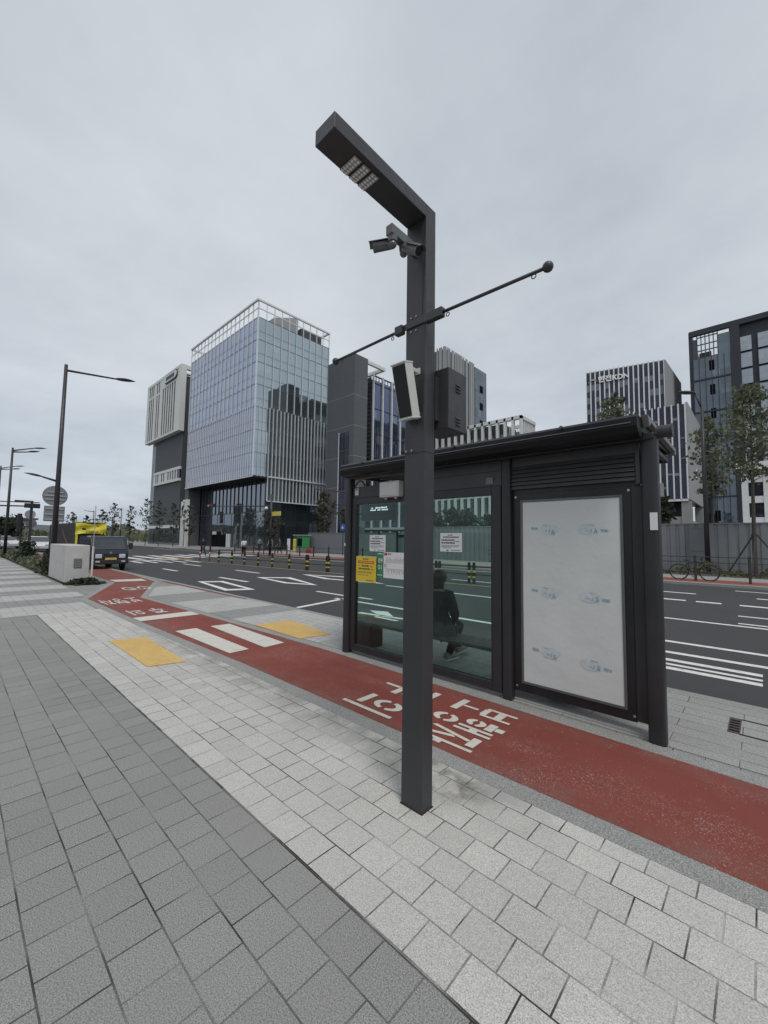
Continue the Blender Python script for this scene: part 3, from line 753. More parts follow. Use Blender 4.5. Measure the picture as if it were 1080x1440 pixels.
# notices on the glass
def notice(name, label, x0, x1, z0, z1, mat, cat, group=None, y=3.8675, skew=0.0):
    t = thing(name, label, cat, ((x0+x1)/2, y, (z0+z1)/2), 0, group)
    b = MB(t); b.box(x0,x1,y-.0015,y,z0,z1); b.build('sheet', mat); return t
def bars(t, mat, rows, y=3.8655, seed=1, name='print'):
    rr = random.Random(seed); b = MB(t)
    for (x0, x1, z, h, lo, hi) in rows:
        x = x0
        while x < x1:
            w_ = rr.uniform(lo, hi); b.box(x, min(x+w_, x1), y-.0009, y-.0002, z-h/2, z+h/2); x += w_+rr.uniform(.3,.6)*lo
    b.build(name, mat)
for i, (x0, x1, z0, z1, lb) in enumerate(((-3.87,-3.58,1.40,1.615,'white printed notice on the shelter glass above the yellow poster'),(-2.72,-2.43,1.43,1.64,'white printed notice on the shelter glass right of the lamp pole'))):
    t = notice('notice', lb, x0, x1, z0, z1, M['paper'], 'notice', 'white notices on the shelter glass'); W = x1-x0; H_ = z1-z0
    bars(t, M['ink'], [(x0+.36*W,x0+.58*W,z1-.11*H_,.010,.012,.02),(x0+.14*W,x0+.86*W,z1-.22*H_,.014,.010,.018)], seed=2)
    bars(t, M['ink'], [(x0+.06*W,x0+.68*W,z1-.38*H_,.017,.014,.024),(x0+.06*W,x0+.68*W,z1-.53*H_,.017,.014,.024),(x0+.72*W,x0+.9*W,z1-.45*H_,.009,.01,.016)], seed=3)
    bars(t, M['greyink'], [(x0+.06*W,x0+.9*W,z1-.66*H_,.007,.008,.02),(x0+.06*W,x0+.85*W,z1-.73*H_,.007,.008,.02),(x0+.1*W,x0+.5*W,z1-.80*H_,.007,.008,.02)], seed=4)
    bars(t, M['ink'], [(x0+.30*W,x0+.42*W,z1-.93*H_,.012,.02,.03),(x0+.5*W,x0+.93*W,z1-.92*H_,.007,.008,.02)], seed=5)
yp = notice('poster', 'yellow notice with a red title bar on the shelter glass', -4.10,-3.72,.985,1.325, M['yellow_paper'], 'poster', y=3.8435)
bars(yp, M['ink'], [(-3.97,-3.86,1.292,.016,.015,.025)], 3.8422, 6)
b = MB(yp); b.box(-4.06,-3.76,3.8408,3.8418,1.232,1.268); b.build('title_bar', M['red_ink'])
bars(yp, M['yellow_paper'], [(-4.04,-3.78,1.25,.016,.012,.02)], 3.8406, 7, 'title_print')
bars(yp, M['ink'], [(-3.99,-3.85,1.200,.022,.02,.03),(-4.05,-4.03,1.2,.012,.01,.02),(-3.82,-3.78,1.196,.012,.01,.02),(-4.05,-3.83,1.160,.022,.018,.03),(-3.81,-3.77,1.158,.012,.01,.02)], 3.8422, 8)
bars(yp, M['ink'], [(-4.07,-3.78,1.122,.006,.01,.03),(-4.07,-3.80,1.108,.006,.01,.03),(-4.07,-3.86,1.078,.006,.01,.03),(-3.90,-3.76,1.012,.010,.012,.02)], 3.8422, 9)
gs = notice('route_sign', 'narrow green sign reading 09 01 between yellow and white posters', -3.735,-3.615,1.055,1.395, M['green_sign'], 'sign', y=3.8672)
lettering('09', .085, M['white'], gs, Matrix.Translation(Vector((-3.668+3.675,-.0022,.055))) @ Matrix.Rotation(R(90),4,'X'))
lettering('01', .085, M['white'], gs, Matrix.Translation(Vector((.007,-.0022,-.032))) @ Matrix.Rotation(R(90),4,'X'))
bars(gs, M['white'], [(-3.71,-3.63,1.37,.012,.01,.02),(-3.72,-3.63,1.095,.010,.01,.02)], 3.8655, 10)
rp = notice('route_map', 'white route map with slanted station names on the shelter glass', -3.61,-2.95,1.065,1.395, M['paper'], 'route map')
b = MB(rp); b.box(-3.60,-3.545,3.8648,3.8658,1.352,1.385); b.build('badge', M['red_ink'])
bars(rp, M['ink'], [(-3.535,-3.48,1.372,.016,.02,.03)], 3.8657, 11)
rr = random.Random(12); ba, bb_ = MB(rp), MB(rp)
for row, z in ((0,1.275),(1,1.175)):
    for i in range(44):
        x = -3.575+i*.0135; L_ = rr.uniform(.025,.075); bm_ = ba if rr.random() < .55 else bb_
        dz = L_ if row == 0 else -L_
        bm_.poly([(x,3.8656,z),(x+.005,3.8656,z),(x+.005+.35*L_,3.8656,z+dz),(x+.35*L_,3.8656,z+dz)] if row == 0 else [(x+.35*L_,3.8656,z-L_),(x+.005+.35*L_,3.8656,z-L_),(x+.005+.5*L_,3.8656,z),(x+.5*L_,3.8656,z)])
ba.build('station_names', M['greyink']); bb_.build('station_names', M['pink_ink'])
b = MB(rp); b.box(-3.585,-2.97,3.8648,3.8658,1.262,1.267); b.box(-3.585,-2.97,3.8648,3.8658,1.18,1.185); b.torus((-3.575,3.8652,1.225),.018,.004,n=14,m=6); b.build('route_line', M['pink_ink'])

# ------------------------------------------------------------------ people
M['skin'] = paint('skin', (.36,.22,.16), .55, 0, .06)
M['hair'] = paint('black_hair', (.012,.011,.011), .5, 0, .2, 40, .3, 150)
M['coat'] = paint('black_coat', (.009,.010,.012), .85, 0, .15, 12, .4, 60)
M['trouser'] = paint('dark_trousers', (.011,.012,.014), .85, 0, .15, 12)
M['shoe'] = paint('grey_trainer', (.22,.22,.22), .6, 0, .2, 20)
M['sole'] = paint('pale_sole', (.55,.55,.53), .6)
M['shirt_grey'] = paint('grey_shirt', (.16,.17,.18), .85, 0, .1, 12)
M['shirt_white'] = paint('white_shirt', (.55,.55,.55), .85, 0, .06, 12)
M['shirt_green'] = paint('olive_jacket', (.06,.075,.045), .85, 0, .1, 12)
M['skirt'] = paint('dark_skirt', (.030,.030,.034), .85, 0, .15, 9)

def hand(b_v, b_e, b_r, wrist, direction, size=1.0):
    """palm and five fingers appended to a skeleton; returns nothing"""
    d = Vector(direction).normalized(); s_ = d.orthogonal().normalized(); n_ = d.cross(s_)
    base = len(b_v); palm = Vector(wrist)+d*.055*size
    b_v.append(tuple(palm)); b_e.append((b_v.index(tuple(wrist)), base)); b_r.append((.030*size,.018*size))
    for k, L_ in enumerate((.066,.075,.070,.055)):
        o = s_*((k-1.5)*.019*size)
        a = palm+d*.030*size+o; c = a+d*L_*.55*size+n_*.010*size; e = c+d*L_*.42*size+n_*.024*size
        i = len(b_v); b_v += [tuple(a),tuple(c),tuple(e)]; b_e += [(base,i),(i,i+1),(i+1,i+2)]; b_r += [.0095*size,.0085*size,.007*size]
    a = palm-d*.02*size-s_*.034*size; c = a+d*.035*size-s_*.016*size+n_*.012*size
    i = len(b_v); b_v += [tuple(a),tuple(c)]; b_e += [(base,i),(i,i+1)]; b_r += [.011*size,.009*size]

def figure(t, J, mats, coat_len='waist', hairlong=False, facing=0.0):
    """J: joint positions in local space; builds body, hair, jacket, trousers, shoes"""
    v, e, r = [], [], []
    def add(p, rad, par=None):
        v.append(tuple(p)); r.append(rad)
        if par is not None: e.append((par, len(v)-1))
        return len(v)-1
    pel = add(J['pelvis'], .13); wa = add(J['waist'], .115, pel); ch = add(J['chest'], .14, wa); nk_ = add(J['neck'], .055, ch); hd = add(J['head0'], .070, nk_); hm = add(J['head1'], .088, hd); ht = add(J['head2'], .070, hm)
    for s_ in 'lr':
        sh = add(J['sh'+s_], .062, ch); el = add(J['el'+s_], .044, sh); wr = add(J['wr'+s_], .030, el)
        dv = Vector(J['wr'+s_])-Vector(J['el'+s_]); hand(v, e, r, tuple(J['wr'+s_]), dv)
        hp = add(J['hip'+s_], .085, pel); kn = add(J['kn'+s_], .058, hp); an = add(J['an'+s_], .038, kn); add(J['to'+s_], .030, an)
    body = link('body', skin_mesh(v, e, r, 0, 1), t); body.data.materials.append(mats['skin'])
    f = Vector((math.sin(facing), math.cos(facing), 0)); rt = Vector((f.y, -f.x, 0)); hc = Vector(J['head1'])
    b = MB()                                                        # face: nose, eyes, mouth, ears
    b.sphere(hc+f*.088-Vector((0,0,.012)), .012,.012,.018, 8, 6)
    b.build('nose', mats['skin'], t, smooth=True)
    b = MB()
    for q in (-1,1): b.sphere(hc+f*.080+rt*q*.030+Vector((0,0,.012)), .010,.010,.007, 8, 6)
    b.sphere(hc+f*.082-Vector((0,0,.045)), .020,.008,.005, 8, 6); b.build('face_features', M['hair'], t, smooth=True)
    b = MB()
    for q in (-1,1): b.sphere(hc+rt*q*.088, .012,.018,.026, 8, 6)
    b.build('ear', mats['skin'], t, smooth=True)
    b = MB(); b.sphere(hc-f*.016+Vector((0,0,.030)), .103,.105,.100, 18, 12)
    if hairlong:
        b.sphere(hc-f*.045-Vector((0,0,.060)), .092,.070,.120, 16, 10)
    b.build('hair', mats['hair'], t, smooth=True)
    # jacket
    v, e, r = [], [], []; k = 1.18
    lo = Vector(J['pelvis'])*.4+Vector(J['waist'])*.6 if coat_len == 'waist' else Vector(J['pelvis'])-Vector((0,0,.02))
    pel = add(lo, .155 if coat_len == 'waist' else .175); wa = add(J['waist'], .145, pel); ch = add(J['chest'], .165, wa); nk_ = add(Vector(J['neck'])-Vector((0,0,.03)), .080, ch)
    for s_ in 'lr':
        sh = add(J['sh'+s_], .082, ch); el = add(J['el'+s_], .062, sh); add(Vector(J['el'+s_])*.12+Vector(J['wr'+s_])*.88, .044, el)
    o = link('jacket', skin_mesh(v, e, r, 0, 2), t); o.data.materials.append(mats['top'])
    v, e, r = [], [], []
    pel = add(J['pelvis'], .138)
    for s_ in 'lr':
        hp = add(J['hip'+s_], .098, pel); kn = add(J['kn'+s_], .072, hp); add(Vector(J['an'+s_])*1.0-Vector((0,0,.015)), .052, kn)
    o = link('trousers', skin_mesh(v, e, r, 0, 2), t); o.data.materials.append(mats['legs'])
    for s_ in 'lr':
        a = Vector(J['an'+s_]); c = Vector(J['to'+s_]); d = (c-a); d.z = 0; yaw = math.atan2(d.y, d.x); tilt = J.get('tilt'+s_, 0)
        Mx = Matrix.Translation(Vector((a.x,a.y,a.z-.075))) @ Matrix.Rotation(yaw,4,'Z') @ Matrix.Rotation(tilt,4,'Y')
        b = MB()
        for pr, z0, z1 in (([(-.07,-.035),(.06,-.042),(.16,-.036),(.185,0),(.16,.036),(.06,.042),(-.07,.035)], .024, .062), ([(-.06,-.032),(.04,-.038),(.06,0),(.04,.038),(-.06,.032)], .0625, .10)): b.prism(pr, z0, z1, Mx)
        so = b.build('shoe', mats['shoe'], t, bevel=.014)
        b = MB(); b.prism([(-.074,-.038),(.06,-.045),(.165,-.039),(.19,0),(.165,.039),(.06,.045),(-.074,.038)], 0, .0235, Mx); b.build('sole', M['sole'], so, bevel=.004)

pt = thing('person', 'person in a dark coat sitting on the shelter bench, seen from behind', 'person', (-3.075,4.27,0))
V_ = Vector
J = dict(pelvis=V_((0,.02,.47)), waist=V_((0,.0,.62)), chest=V_((.0,.03,.81)), neck=V_((-.005,.06,.94)), head0=V_((-.005,.08,.99)), head1=V_((-.005,.10,1.055)), head2=V_((-.005,.09,1.10)),
  shl=V_((-.19,.04,.87)), ell=V_((-.245,.09,.63)), wrl=V_((-.12,.29,.54)), shr=V_((.19,.04,.87)), elr=V_((.235,.09,.63)), wrr=V_((.10,.30,.54)),
  hipl=V_((-.09,.05,.45)), knl=V_((-.12,.43,.47)), anl=V_((-.03,.62,.10)), tol=V_((.0,.78,.05)), hipr=V_((.09,.05,.45)), knr=V_((.10,.42,.46)), anr=V_((.035,.24,.085)), tor=V_((.05,.38,.03)), tiltl=R(-14))
figure(pt, J, dict(skin=M['skin'], hair=M['hair'], top=M['coat'], legs=M['trouser'], shoe=M['shoe']), 'long', True)
b = MB(); K = 28                                                     # skirt of the coat spreading over the seat
for i in range(K):
    a0, a1 = 2*PI*i/K, 2*PI*(i+1)/K
    for (ra, za), (rb, zb) in zip([(.165,.62),(.20,.52),(.235,.44)],[(.20,.52),(.235,.44),(.262,.388)]):
        p = lambda a, rr_, z: (rr_*1.05*math.cos(a)*(1+.03*math.sin(5*a)), .03+rr_*.74*math.sin(a)*(1+.03*math.cos(7*a)), z)
        b.poly([p(a0,rb,zb),p(a1,rb,zb),p(a1,ra,za),p(a0,ra,za)])
b.build('coat_skirt', M['coat'], pt, smooth=True)

def walker(loc, yaw, label, top, legs, stride=.28, scale=1.0, arms=.12):
    t = thing('person', label, 'person', loc, yaw, None); t.scale = (scale,)*3
    s_ = stride
    J = dict(pelvis=V_((0,0,.95)), waist=V_((0,.01,1.10)), chest=V_((0,.02,1.31)), neck=V_((0,.03,1.46)), head0=V_((0,.04,1.52)), head1=V_((0,.05,1.59)), head2=V_((0,.045,1.65)),
      shl=V_((-.185,.02,1.40)), ell=V_((-.22,-arms*.5,1.13)), wrl=V_((-.21,-arms+.08,.90)), shr=V_((.185,.02,1.40)), elr=V_((.22,arms*.7,1.13)), wrr=V_((.19,arms+.16,.92)),
      hipl=V_((-.09,0,.90)), knl=V_((-.095,s_*.55,.50)), anl=V_((-.095,s_,.10)), tol=V_((-.10,s_+.14,.05)), hipr=V_((.09,0,.90)), knr=V_((.095,-s_*.15,.50)), anr=V_((.095,-s_,.12)), tor=V_((.10,-s_+.13,.04)))
    figure(t, J, dict(skin=M['skin'], hair=M['hair'], top=top, legs=legs, shoe=M['shoe'])); return t
walker((-31.4*S,16.7*S,ZR), R(75), 'person in a white shirt walking across the road before the tower', M['shirt_white'], M['trouser'], .30, .95)
walker((-33.0*S,14.0*S,ZR), R(-80), 'person in dark clothes crossing the road, farthest left of the walkers', M['coat'], M['trouser'], .33, .92)
walker((-40.6,23.4,0), R(20), 'person in dark grey standing before the glass tower', M['shirt_grey'], M['trouser'], .08, .95)
walker((-37.8,23.1,0), R(200), 'person in a grey top with dark trousers right of the traffic light mast', M['shirt_grey'], M['skirt'], .10, .98)
walker((-35.3,22.6,0), R(140), 'person in an olive jacket walking towards the green booth', M['shirt_green'], M['trouser'], .22, .95)

# ------------------------------------------------------------------ buildings
M['fin'] = paint('pale_aluminium_fin', (.70,.71,.73), .45, .0, .05, .5)
M['fin_white'] = paint('white_frame_metal', (.70,.70,.70), .45, .1, .05, .5)
M['g_left'] = glass_wall('blue_curtain_glass', (.048,.064,.105), (.72,.80,1.0), .50, 1.40, 3.4, .4, .003, .10, z0=10.7)
M['g_right'] = glass_wall('green_grey_curtain_glass', (.055,.075,.085), (.75,.86,.91), .48, 1.50, 3.4, .4, .003, .10, z0=10.7)
M['g_low'] = glass_wall('lobby_glass', (.020,.028,.032), (.64,.70,.80), .32, 1.4, 3.5, .3, .002, .0)
M['g_dark'] = glass_wall('dark_office_glass', (.012,.015,.028), (.40,.45,.62), .05, 1.1, 3.3, .5, .004, .07, fm=.22)
M['g_blue'] = glass_wall('deep_blue_glass', (.016,.021,.040), (.45,.54,.78), .24, 1.6, 3.6, .5, .003, .06, fm=.3)
M['g_grey'] = glass_wall('grey_office_glass', (.050,.062,.072), (.55,.63,.72), .17, 1.15, 3.2, .5, .004, .16, fm=.3)
M['g_pale'] = glass_wall('pale_window_glass', (.07,.08,.09), (.75,.80,.86), .38, .85, 1.75, .4, .006, .2, fm=.3)
M['clad_dark'] = flat('dark_grey_cladding', (.082,.090,.098), .10, 3, .6, .25, .1, .25)
M['clad_mid'] = flat('mid_grey_cladding', (.115,.12,.128), .08, 3, .6, .2, .1, .2)
M['clad_black'] = flat('charcoal_cladding', (.042,.047,.057), .15, 3, .5, .2, .1, .2)
M['clad_pale'] = flat('pale_grey_cladding', (.36,.37,.375), .06, 3, .6, .15, .1, .2)
M['clad_white'] = flat('white_cladding', (.70,.705,.69), .05, 3, .6, .15, .1, .2)
M['soffit'] = flat('dark_soffit', (.035,.036,.04), .1, 4, .8, .2)
M['seam'] = paint('pale_panel_seam', (.24,.25,.26), .6)
M['concrete_far'] = flat('grey_concrete', (.30,.30,.295), .1, 3, .8, .25, .1, .3)
M['void'] = paint('dark_opening', (.008,.0085,.010), .9, spec=.1)

M['sign_white'] = paint('white_sign_letters', (.85,.85,.84), .5)
def bld(name, label, loc): return thing(name, label, 'building', loc)
def vfins(b, axis, a0, a1, plane, z0, z1, n_, w, d, side=-1):
    """n_+1 upright fins along X ('x') or Y ('y') standing proud of plane"""
    for i in range(n_+1):
        a = a0+(a1-a0)*i/n_
        p0, p1 = (plane-d, plane-.003) if side < 0 else (plane+.003, plane+d)
        if axis == 'x': b.box(a-w/2,a+w/2,p0,p1,z0,z1)
        else: b.box(p0,p1,a-w/2,a+w/2,z0,z1)
def hbars(b, axis, a0, a1, plane, zs, h, d, side=-1):
    for z in zs:
        p0, p1 = (plane-d, plane-.003) if side < 0 else (plane+.003, plane+d)
        if axis == 'x': b.box(a0,a1,p0,p1,z-h/2,z+h/2)
        else: b.box(p0,p1,a0,a1,z-h/2,z+h/2)

# the glass tower
G = bld('glass_tower', 'tall glass office tower with white roof frame and pale vertical fins', (-66,36,0))
gx0, gx1, gy0, gy1 = -78.0, -53.75, 29.5, 42.9
b = MB(G); b.box(gx0,gx1,gy0,gy0+.2,10.7,34.5); b.build('glass_wall', M['g_left'])
b = MB(G); b.box(gx1-.2,gx1,gy0+.2,gy1,10.7,34.5); b.box(gx1-.2,gx1,31.9,gy1,7.15,10.69); b.build('glass_wall', M['g_right'])
b = MB(G); b.box(gx0,gx1-.2,gy1-.2,gy1,7.15,34.5); b.box(gx0,gx0+.2,gy0+.2,gy1-.2,10.7,34.5); b.build('rear_wall', M['clad_mid'])
b = MB(G); b.box(gx0,gx1-.01,gy0+.01,gy1,10.45,10.69); b.build('soffit', M['soffit'])
b = MB(G); b.box(gx0,gx1-.35,31.9,gy1-.3,0,10.44); b.build('lobby_wall', M['g_low'])
b = MB(G); b.box(gx0+.2,gx1-.2,gy0+.2,gy1-.2,34.0,34.3); b.build('roof_deck', M['clad_mid'])
b = MB(G)
vfins(b,'x',gx0,gx1,gy0,21.2,37.1,17,.07,.14); vfins(b,'x',gx0,gx1,gy0,10.6,21.2,35,.055,.10)
vfins(b,'y',gy0,gy1,gx1,21.2,37.1,10,.065,.16,1); vfins(b,'y',31.9,gy1,gx1,7.15,21.2,17,.06,.16,1); vfins(b,'y',gy0,31.4,gx1,10.6,21.2,3,.05,.12,1)
b.build('fins', M['fin'])
b = MB(G)
hbars(b,'x',gx0,gx1,gy0,[10.7+3.4*k for k in range(8)],.07,.04); hbars(b,'y',gy0,gy1,gx1,[10.7+3.4*k for k in range(8)],.06,.04,1)
hbars(b,'y',gy0,gy1,gx1,[12.0+3.4*k for k in range(7)],.03,.03,1); hbars(b,'x',gx0,gx1,gy0,[12.0+3.4*k for k in range(7)],.03,.03)
b.build('transoms', M['clad_mid'])
b = MB(G)
b.box(gx0-.1,gx1+.2,gy0-.28,gy0-.02,36.95,37.22); b.box(gx1-.05,gx1+.2,gy0-.019,gy1+.1,36.95,37.22); b.box(gx0-.1,gx1,gy1-.2,gy1+.05,36.95,37.22); b.box(gx0-.1,gx0+.15,gy0,gy1-.21,36.95,37.22)
b.box(gx0,gx1+.1,gy0-.14,gy0-.05,35.75,35.87); b.box(gx1+.04,gx1+.14,gy0-.04,gy1,35.75,35.87)
for x in (gx0,gx0+8,gx0+16): b.box(x,x+.12,gy1-.2,gy1-.08,34.5,36.95)
b.build('roof_frame', M['fin_white'])
b = MB(G)
b.box(gx1+.01,gx1+.26,31.9,gy1,10.62,10.82); b.box(gx1+.01,gx1+.26,31.9,gy1,7.0,7.148); b.box(gx0,gx1,gy0-.24,gy0-.02,10.45,10.6)
b.build('ledge_bands', M['fin_white'])
b = MB(G); b.prism([(33.0,34.3),(33.0,36.4),(37.5,38.2),(37.5,34.3)], -60, -55.2, MR); b.build('penthouse', M['clad_pale'])
b = MB(G); b.box(-60,-55.1,38.0,42.3,34.3,36.6); b.build('roof_louvres', M['clad_dark'])
b = MB(G); vfins(b,'x',gx0+.5,gx1-.4,31.9,5.6,10.44,17,.07,.12); hbars(b,'x',gx0+.2,gx1-.36,31.9,[5.55],.10,.10); b.build('lobby_mullions', M['clad_mid'])
b = MB(G); vfins(b,'x',gx0+.5,gx1-.4,31.9,0,5.5,9,.03,.04); vfins(b,'y',32,gy1-.4,gx1-.35,0,7.0,6,.04,.05,1); hbars(b,'x',gx0+.2,gx1-.36,31.9,[2.7],.04,.05); b.build('lobby_mullions', M['clad_black'])
b = MB(G); b.box(-78.6,-77.0,29.6,31.8,0,10.44); b.build('pillar', M['clad_mid'])
b = MB(G); b.box(-54.4,-53.76,42.0,42.9,0,7.1); b.build('pillar', M['clad_black'])
b = MB(G); b.box(-71.4,-65.2,31.55,31.88,0,2.05); d_ = b.build('entrance_door', M['void'])
b = MB(G); b.box(-65.2,-64.9,31.4,31.7,0,2.2); b.box(-64.5,-64.2,31.4,31.7,0,2.2); b.build('door_post', M['fin'], d_)
b = MB(G); b.box(-71.2,-69.0,31.2,31.5,2.1,2.6); b.build('entrance_sign', M['white'], d_)

# the white and grey building on the left
W_ = bld('white_and_grey_building', 'grey office block with an overhanging white slatted upper box, far left', (-93,36,0))
b = MB(W_); b.box(-99,-83.8,30.6,46,3.9,34); b.build('wall', M['clad_dark'])
b = MB(W_); b.box(-83.78,-83.6,32.2,46,24,34.2); b.build('side_glass', M['g_grey'])
b = MB(W_); b.box(-103.2,-83.6,29.665,30.58,22.8,36.0); sb = b.build('slat_recess', M['clad_black'])
b = MB(W_)
X0, X1 = -103.4, -83.35; zb, zt = 22.6, 36.1
b.box(X0,X1,29.55,30.59,zb,zb+.45); b.box(X0,X1,29.55,30.59,zt-.6,zt); b.box(X0,X0+1.0,29.55,30.59,zb+.451,zt-.601); b.box(X1-1.3,X1,29.55,30.59,zb+.451,zt-.601)
cols = [1.0+ i for i in range(0)]
# white piers between the slots; slots in uneven groups
slots = [1.25,2.45,3.65, 6.0,7.3, 9.9,11.2,12.5,13.8,15.1,16.4]; sw = .72; xcur = 1.0
for q in slots:
    b.box(X0+xcur+.001,X0+q,29.6,29.66,zb+.451,zt-.601); xcur = q+sw
b.box(X0+xcur+.001,X1-1.301,29.6,29.66,zb+.451,zt-.601)
b.box(X0+1.0,X0+9.2,29.61,29.66,32.7,33.1); b.box(X0+9.2,X1-1.3,29.59,29.66,33.3,zt-.601)
b.build('white_slats', M['clad_white'], sb)
b = MB(W_); b.box(X1-.45,X1,30.6,46,33.9,36.1) if False else None
b.box(X1-.9,X1-.05,30.6,44,35.3,36.05); b.box(X1-.9,X1-.05,30.6,44,34.25,34.5); b.build('roof_beam', M['clad_white'])
b = MB(W_)
pts = []
for i in range(9): a = PI/2+PI*i/8; pts.append((-91.2+.95*math.cos(a), 34.75+.95*math.sin(a)))
for i in range(9): a = -PI/2+PI*i/8; pts.append((-86.1+.95*math.cos(a), 34.75+.95*math.sin(a)))
MF = lambda y: Matrix(((1,0,0,0),(0,0,-1,y),(0,1,0,0),(0,0,0,1)))
b.prism(pts, 0, .12, MF(29.55)); sg = b.build('sign_plate', M['clad_dark'])
b = MB(W_); b.prism([(-88.65+(x+88.65)*.93, 34.75+(z-34.75)*.78) for x,z in pts], 0, .08, MF(29.41)); b.build('sign_face', M['clad_white'], sg)
b = MB(W_); rr = random.Random(3); x = -91.0
while x < -86.4: w_ = rr.choice((.22,.34,.42)); b.box(x,x+w_,29.27,29.32,34.4,35.1); x += w_+.16
b.build('sign_letters', M['clad_mid'], sg)
b = MB(W_); b.box(-98.6,-83.7,30.2,30.59,12.7,13.2); b.box(-98.6,-83.7,30.2,30.59,15.0,15.55)
xc = -98.6
for q in (-97.4,-96.2,-93.9,-92.7,-90.2,-88.9,-87.6,-86.3,-85.0): b.box(xc,q,30.25,30.30,13.2,15.0); xc = q+.75
b.build('white_band', M['clad_white'])
b = MB(W_); b.box(-98.5,-83.75,30.305,30.55,13.2,15.0); b.build('band_glass', M['g_dark'])
b = MB(W_); b.box(-99.5,-83.6,29.4,30.59,3.3,3.85); b.build('canopy', M['clad_white'])
b = MB(W_); b.box(-98.8,-84.0,31.0,45,0,3.29); b.build('shopfront', M['g_low'])
b = MB(W_); b.box(-102.5,-99.01,31,44,0,29) ; b.build('stair_glass', M['g_grey'])

# dark slab tower and the blue glass block behind it
D = bld('dark_grey_tower', 'dark grey clad slab tower with thin pale seams and a roof pergola', (-45,39.5,0))  # this tower and the blue block scaled about the camera, kept as plain coordinates
b = MB(D); b.box(-48.14,-42.04,38.42,41.02,0,28.4); b.build('wall', M['clad_mid'])
b = MB(D)
for z in (22.4,17.9,13.5,9.1,4.9):
    b.box(-48.14,-42.03,38.40,38.418,z-.045,z+.045); b.box(-42.038,-42.024,38.42,41.02,z-.045,z+.045)
b.build('seams', M['seam'])
b = MB(D); b.box(-45.1,-43.05,38.37,38.419,2,17.1); wd = b.build('window', M['g_dark'])
b = MB(D); b.box(-45.24,-45.101,38.34,38.418,0,17.2); b.build('frame', M['fin'], wd)
b = MB(D)
for z in (14.4,11.3,8.3,5.4): b.box(-45.1,-43.05,38.353,38.369,z-.055,z+.055)
for x in (-44.4,-43.7): b.box(x-.035,x+.035,38.353,38.368,2,17.1)
b.build('glazing_bars', M['clad_mid'], wd)
b = MB(D); b.box(-42.43,-42.04,41.03,44.86,27.77,28.27); b.box(-45.8,-42.44,44.47,44.86,27.77,28.27); b.box(-45.8,-45.4,41.03,44.46,27.77,28.27); b.build('pergola', M['clad_white'])
B_ = bld('blue_glass_building', 'blue glass office block with pale mullions behind the lamp pole', (-46,50,0))
b = MB(B_); b.box(-48.1,-43.5,43.5,58.5,0,26.5); b.build('glass_wall', M['g_blue'])
b = MB(B_); b.box(-48.1,-43.7,43.44,43.499,0,26.9); b.build('side_wall', M['clad_black'])
b = MB(B_)
for k in range(40): b.box(-44.75,-43.8,43.39,43.439,.3+k*.66,.52+k*.66)
b.build('side_louvres', M['clad_dark'])
b = MB(B_); vfins(b,'y',43.56,58.5,-43.5,0,27.3,7,.15,.32,1); b.build('fins', M['fin'])
b = MB(B_); vfins(b,'y',43.56,58.5,-43.5,0,20,28,.045,.09,1); hbars(b,'y',43.5,58.5,-43.5,[2+4*k for k in range(7)],.08,.09,1); b.build('mullions', M['clad_black'])
b = MB(B_); vfins(b,'y',43.6,58.5,-43.55,26.5,27.3,22,.11,.1,1); b.box(-43.63,-43.5,43.5,58.5,27.1,27.3); b.build('parapet', M['clad_dark'])
b = MB(B_); b.box(-48.4,-48.11,43.45,58.5,0,27); ww = b.build('west_wall', M['clad_black'])
for k in range(6):
    b = MB(B_); b.box(-48.46,-48.405,44.2,57.6,2.4+4*k,4.4+4*k); b.build('window_band', M['g_grey'], ww)

# striped tower behind the equipment cabinet
S_ = bld('striped_tower', 'tall tower with irregular grey and pale vertical stripes behind the cabinet', (-58,84,0))
b = MB(S_); b.box(-66,-51.7,75,94,0,45.6); b.build('wall', M['clad_mid'])
b = MB(S_); b.box(-51.69,-51.6,88.2,93.6,0,45.4); b.build('glass_wall', M['g_grey'])
b = MB(S_); rr = random.Random(5); x = -66
while x < -51.75: w_ = rr.choice((.35,.5,.8)); b.box(x,min(x+w_,-51.72),74.82,74.998,0,46.1); x += w_+rr.choice((.3,.5,.7))
b.build('stripes', M['clad_pale'])
b = MB(S_); y = 75.0
while y < 88: w_ = rr.choice((.35,.5,.8)); b.box(-51.698,-51.5,y,y+w_,0,46.1); y += w_+rr.choice((.3,.5,.8))
b.build('stripes', M['clad_pale'])
for z in (40.5,36.0,31.5,27):
    b = MB(S_); b.box(-51.59,-51.5,90.5,91.9,z-.9,z+.9); b.build('window', M['void'])

# low white framed building with an open roof frame
F = bld('white_frame_building', 'low pale building with open white rooftop frame behind the shelter roof', (-36,62,0))
b = MB(F); b.box(-50,-27.6,60.6,68,0,19.0); b.build('glass_wall', M['g_grey'])
b = MB(F); vfins(b,'x',-50,-27.1,60.6,0,21.4,17,.34,.6); b.box(-50,-26.93,60.0,60.6,20.9,21.45); b.build('ribs', M['clad_white'])
b = MB(F); b.box(-50,-30.6,60.9,66,19.0,20.88); b.build('roof_plant', M['clad_dark'])
b = MB(F); vfins(b,'y',60.7,65.4,-27.55,0,21.4,6,.30,.5,1); b.box(-27.5,-26.95,60.6,65.5,20.9,21.45); b.box(-50,-27.0,65.1,65.5,20.9,21.45); b.build('side_ribs', M['clad_white'])
b = MB(F)
for x in (-30.4,-29.0): b.box(x,x+.1,63,63.1,19.0,20.9)
for z in (19.6,20.2): b.box(-30.5,-27.6,63.0,63.1,z,z+.1)
b.build('roof_braces', M['clad_white'])
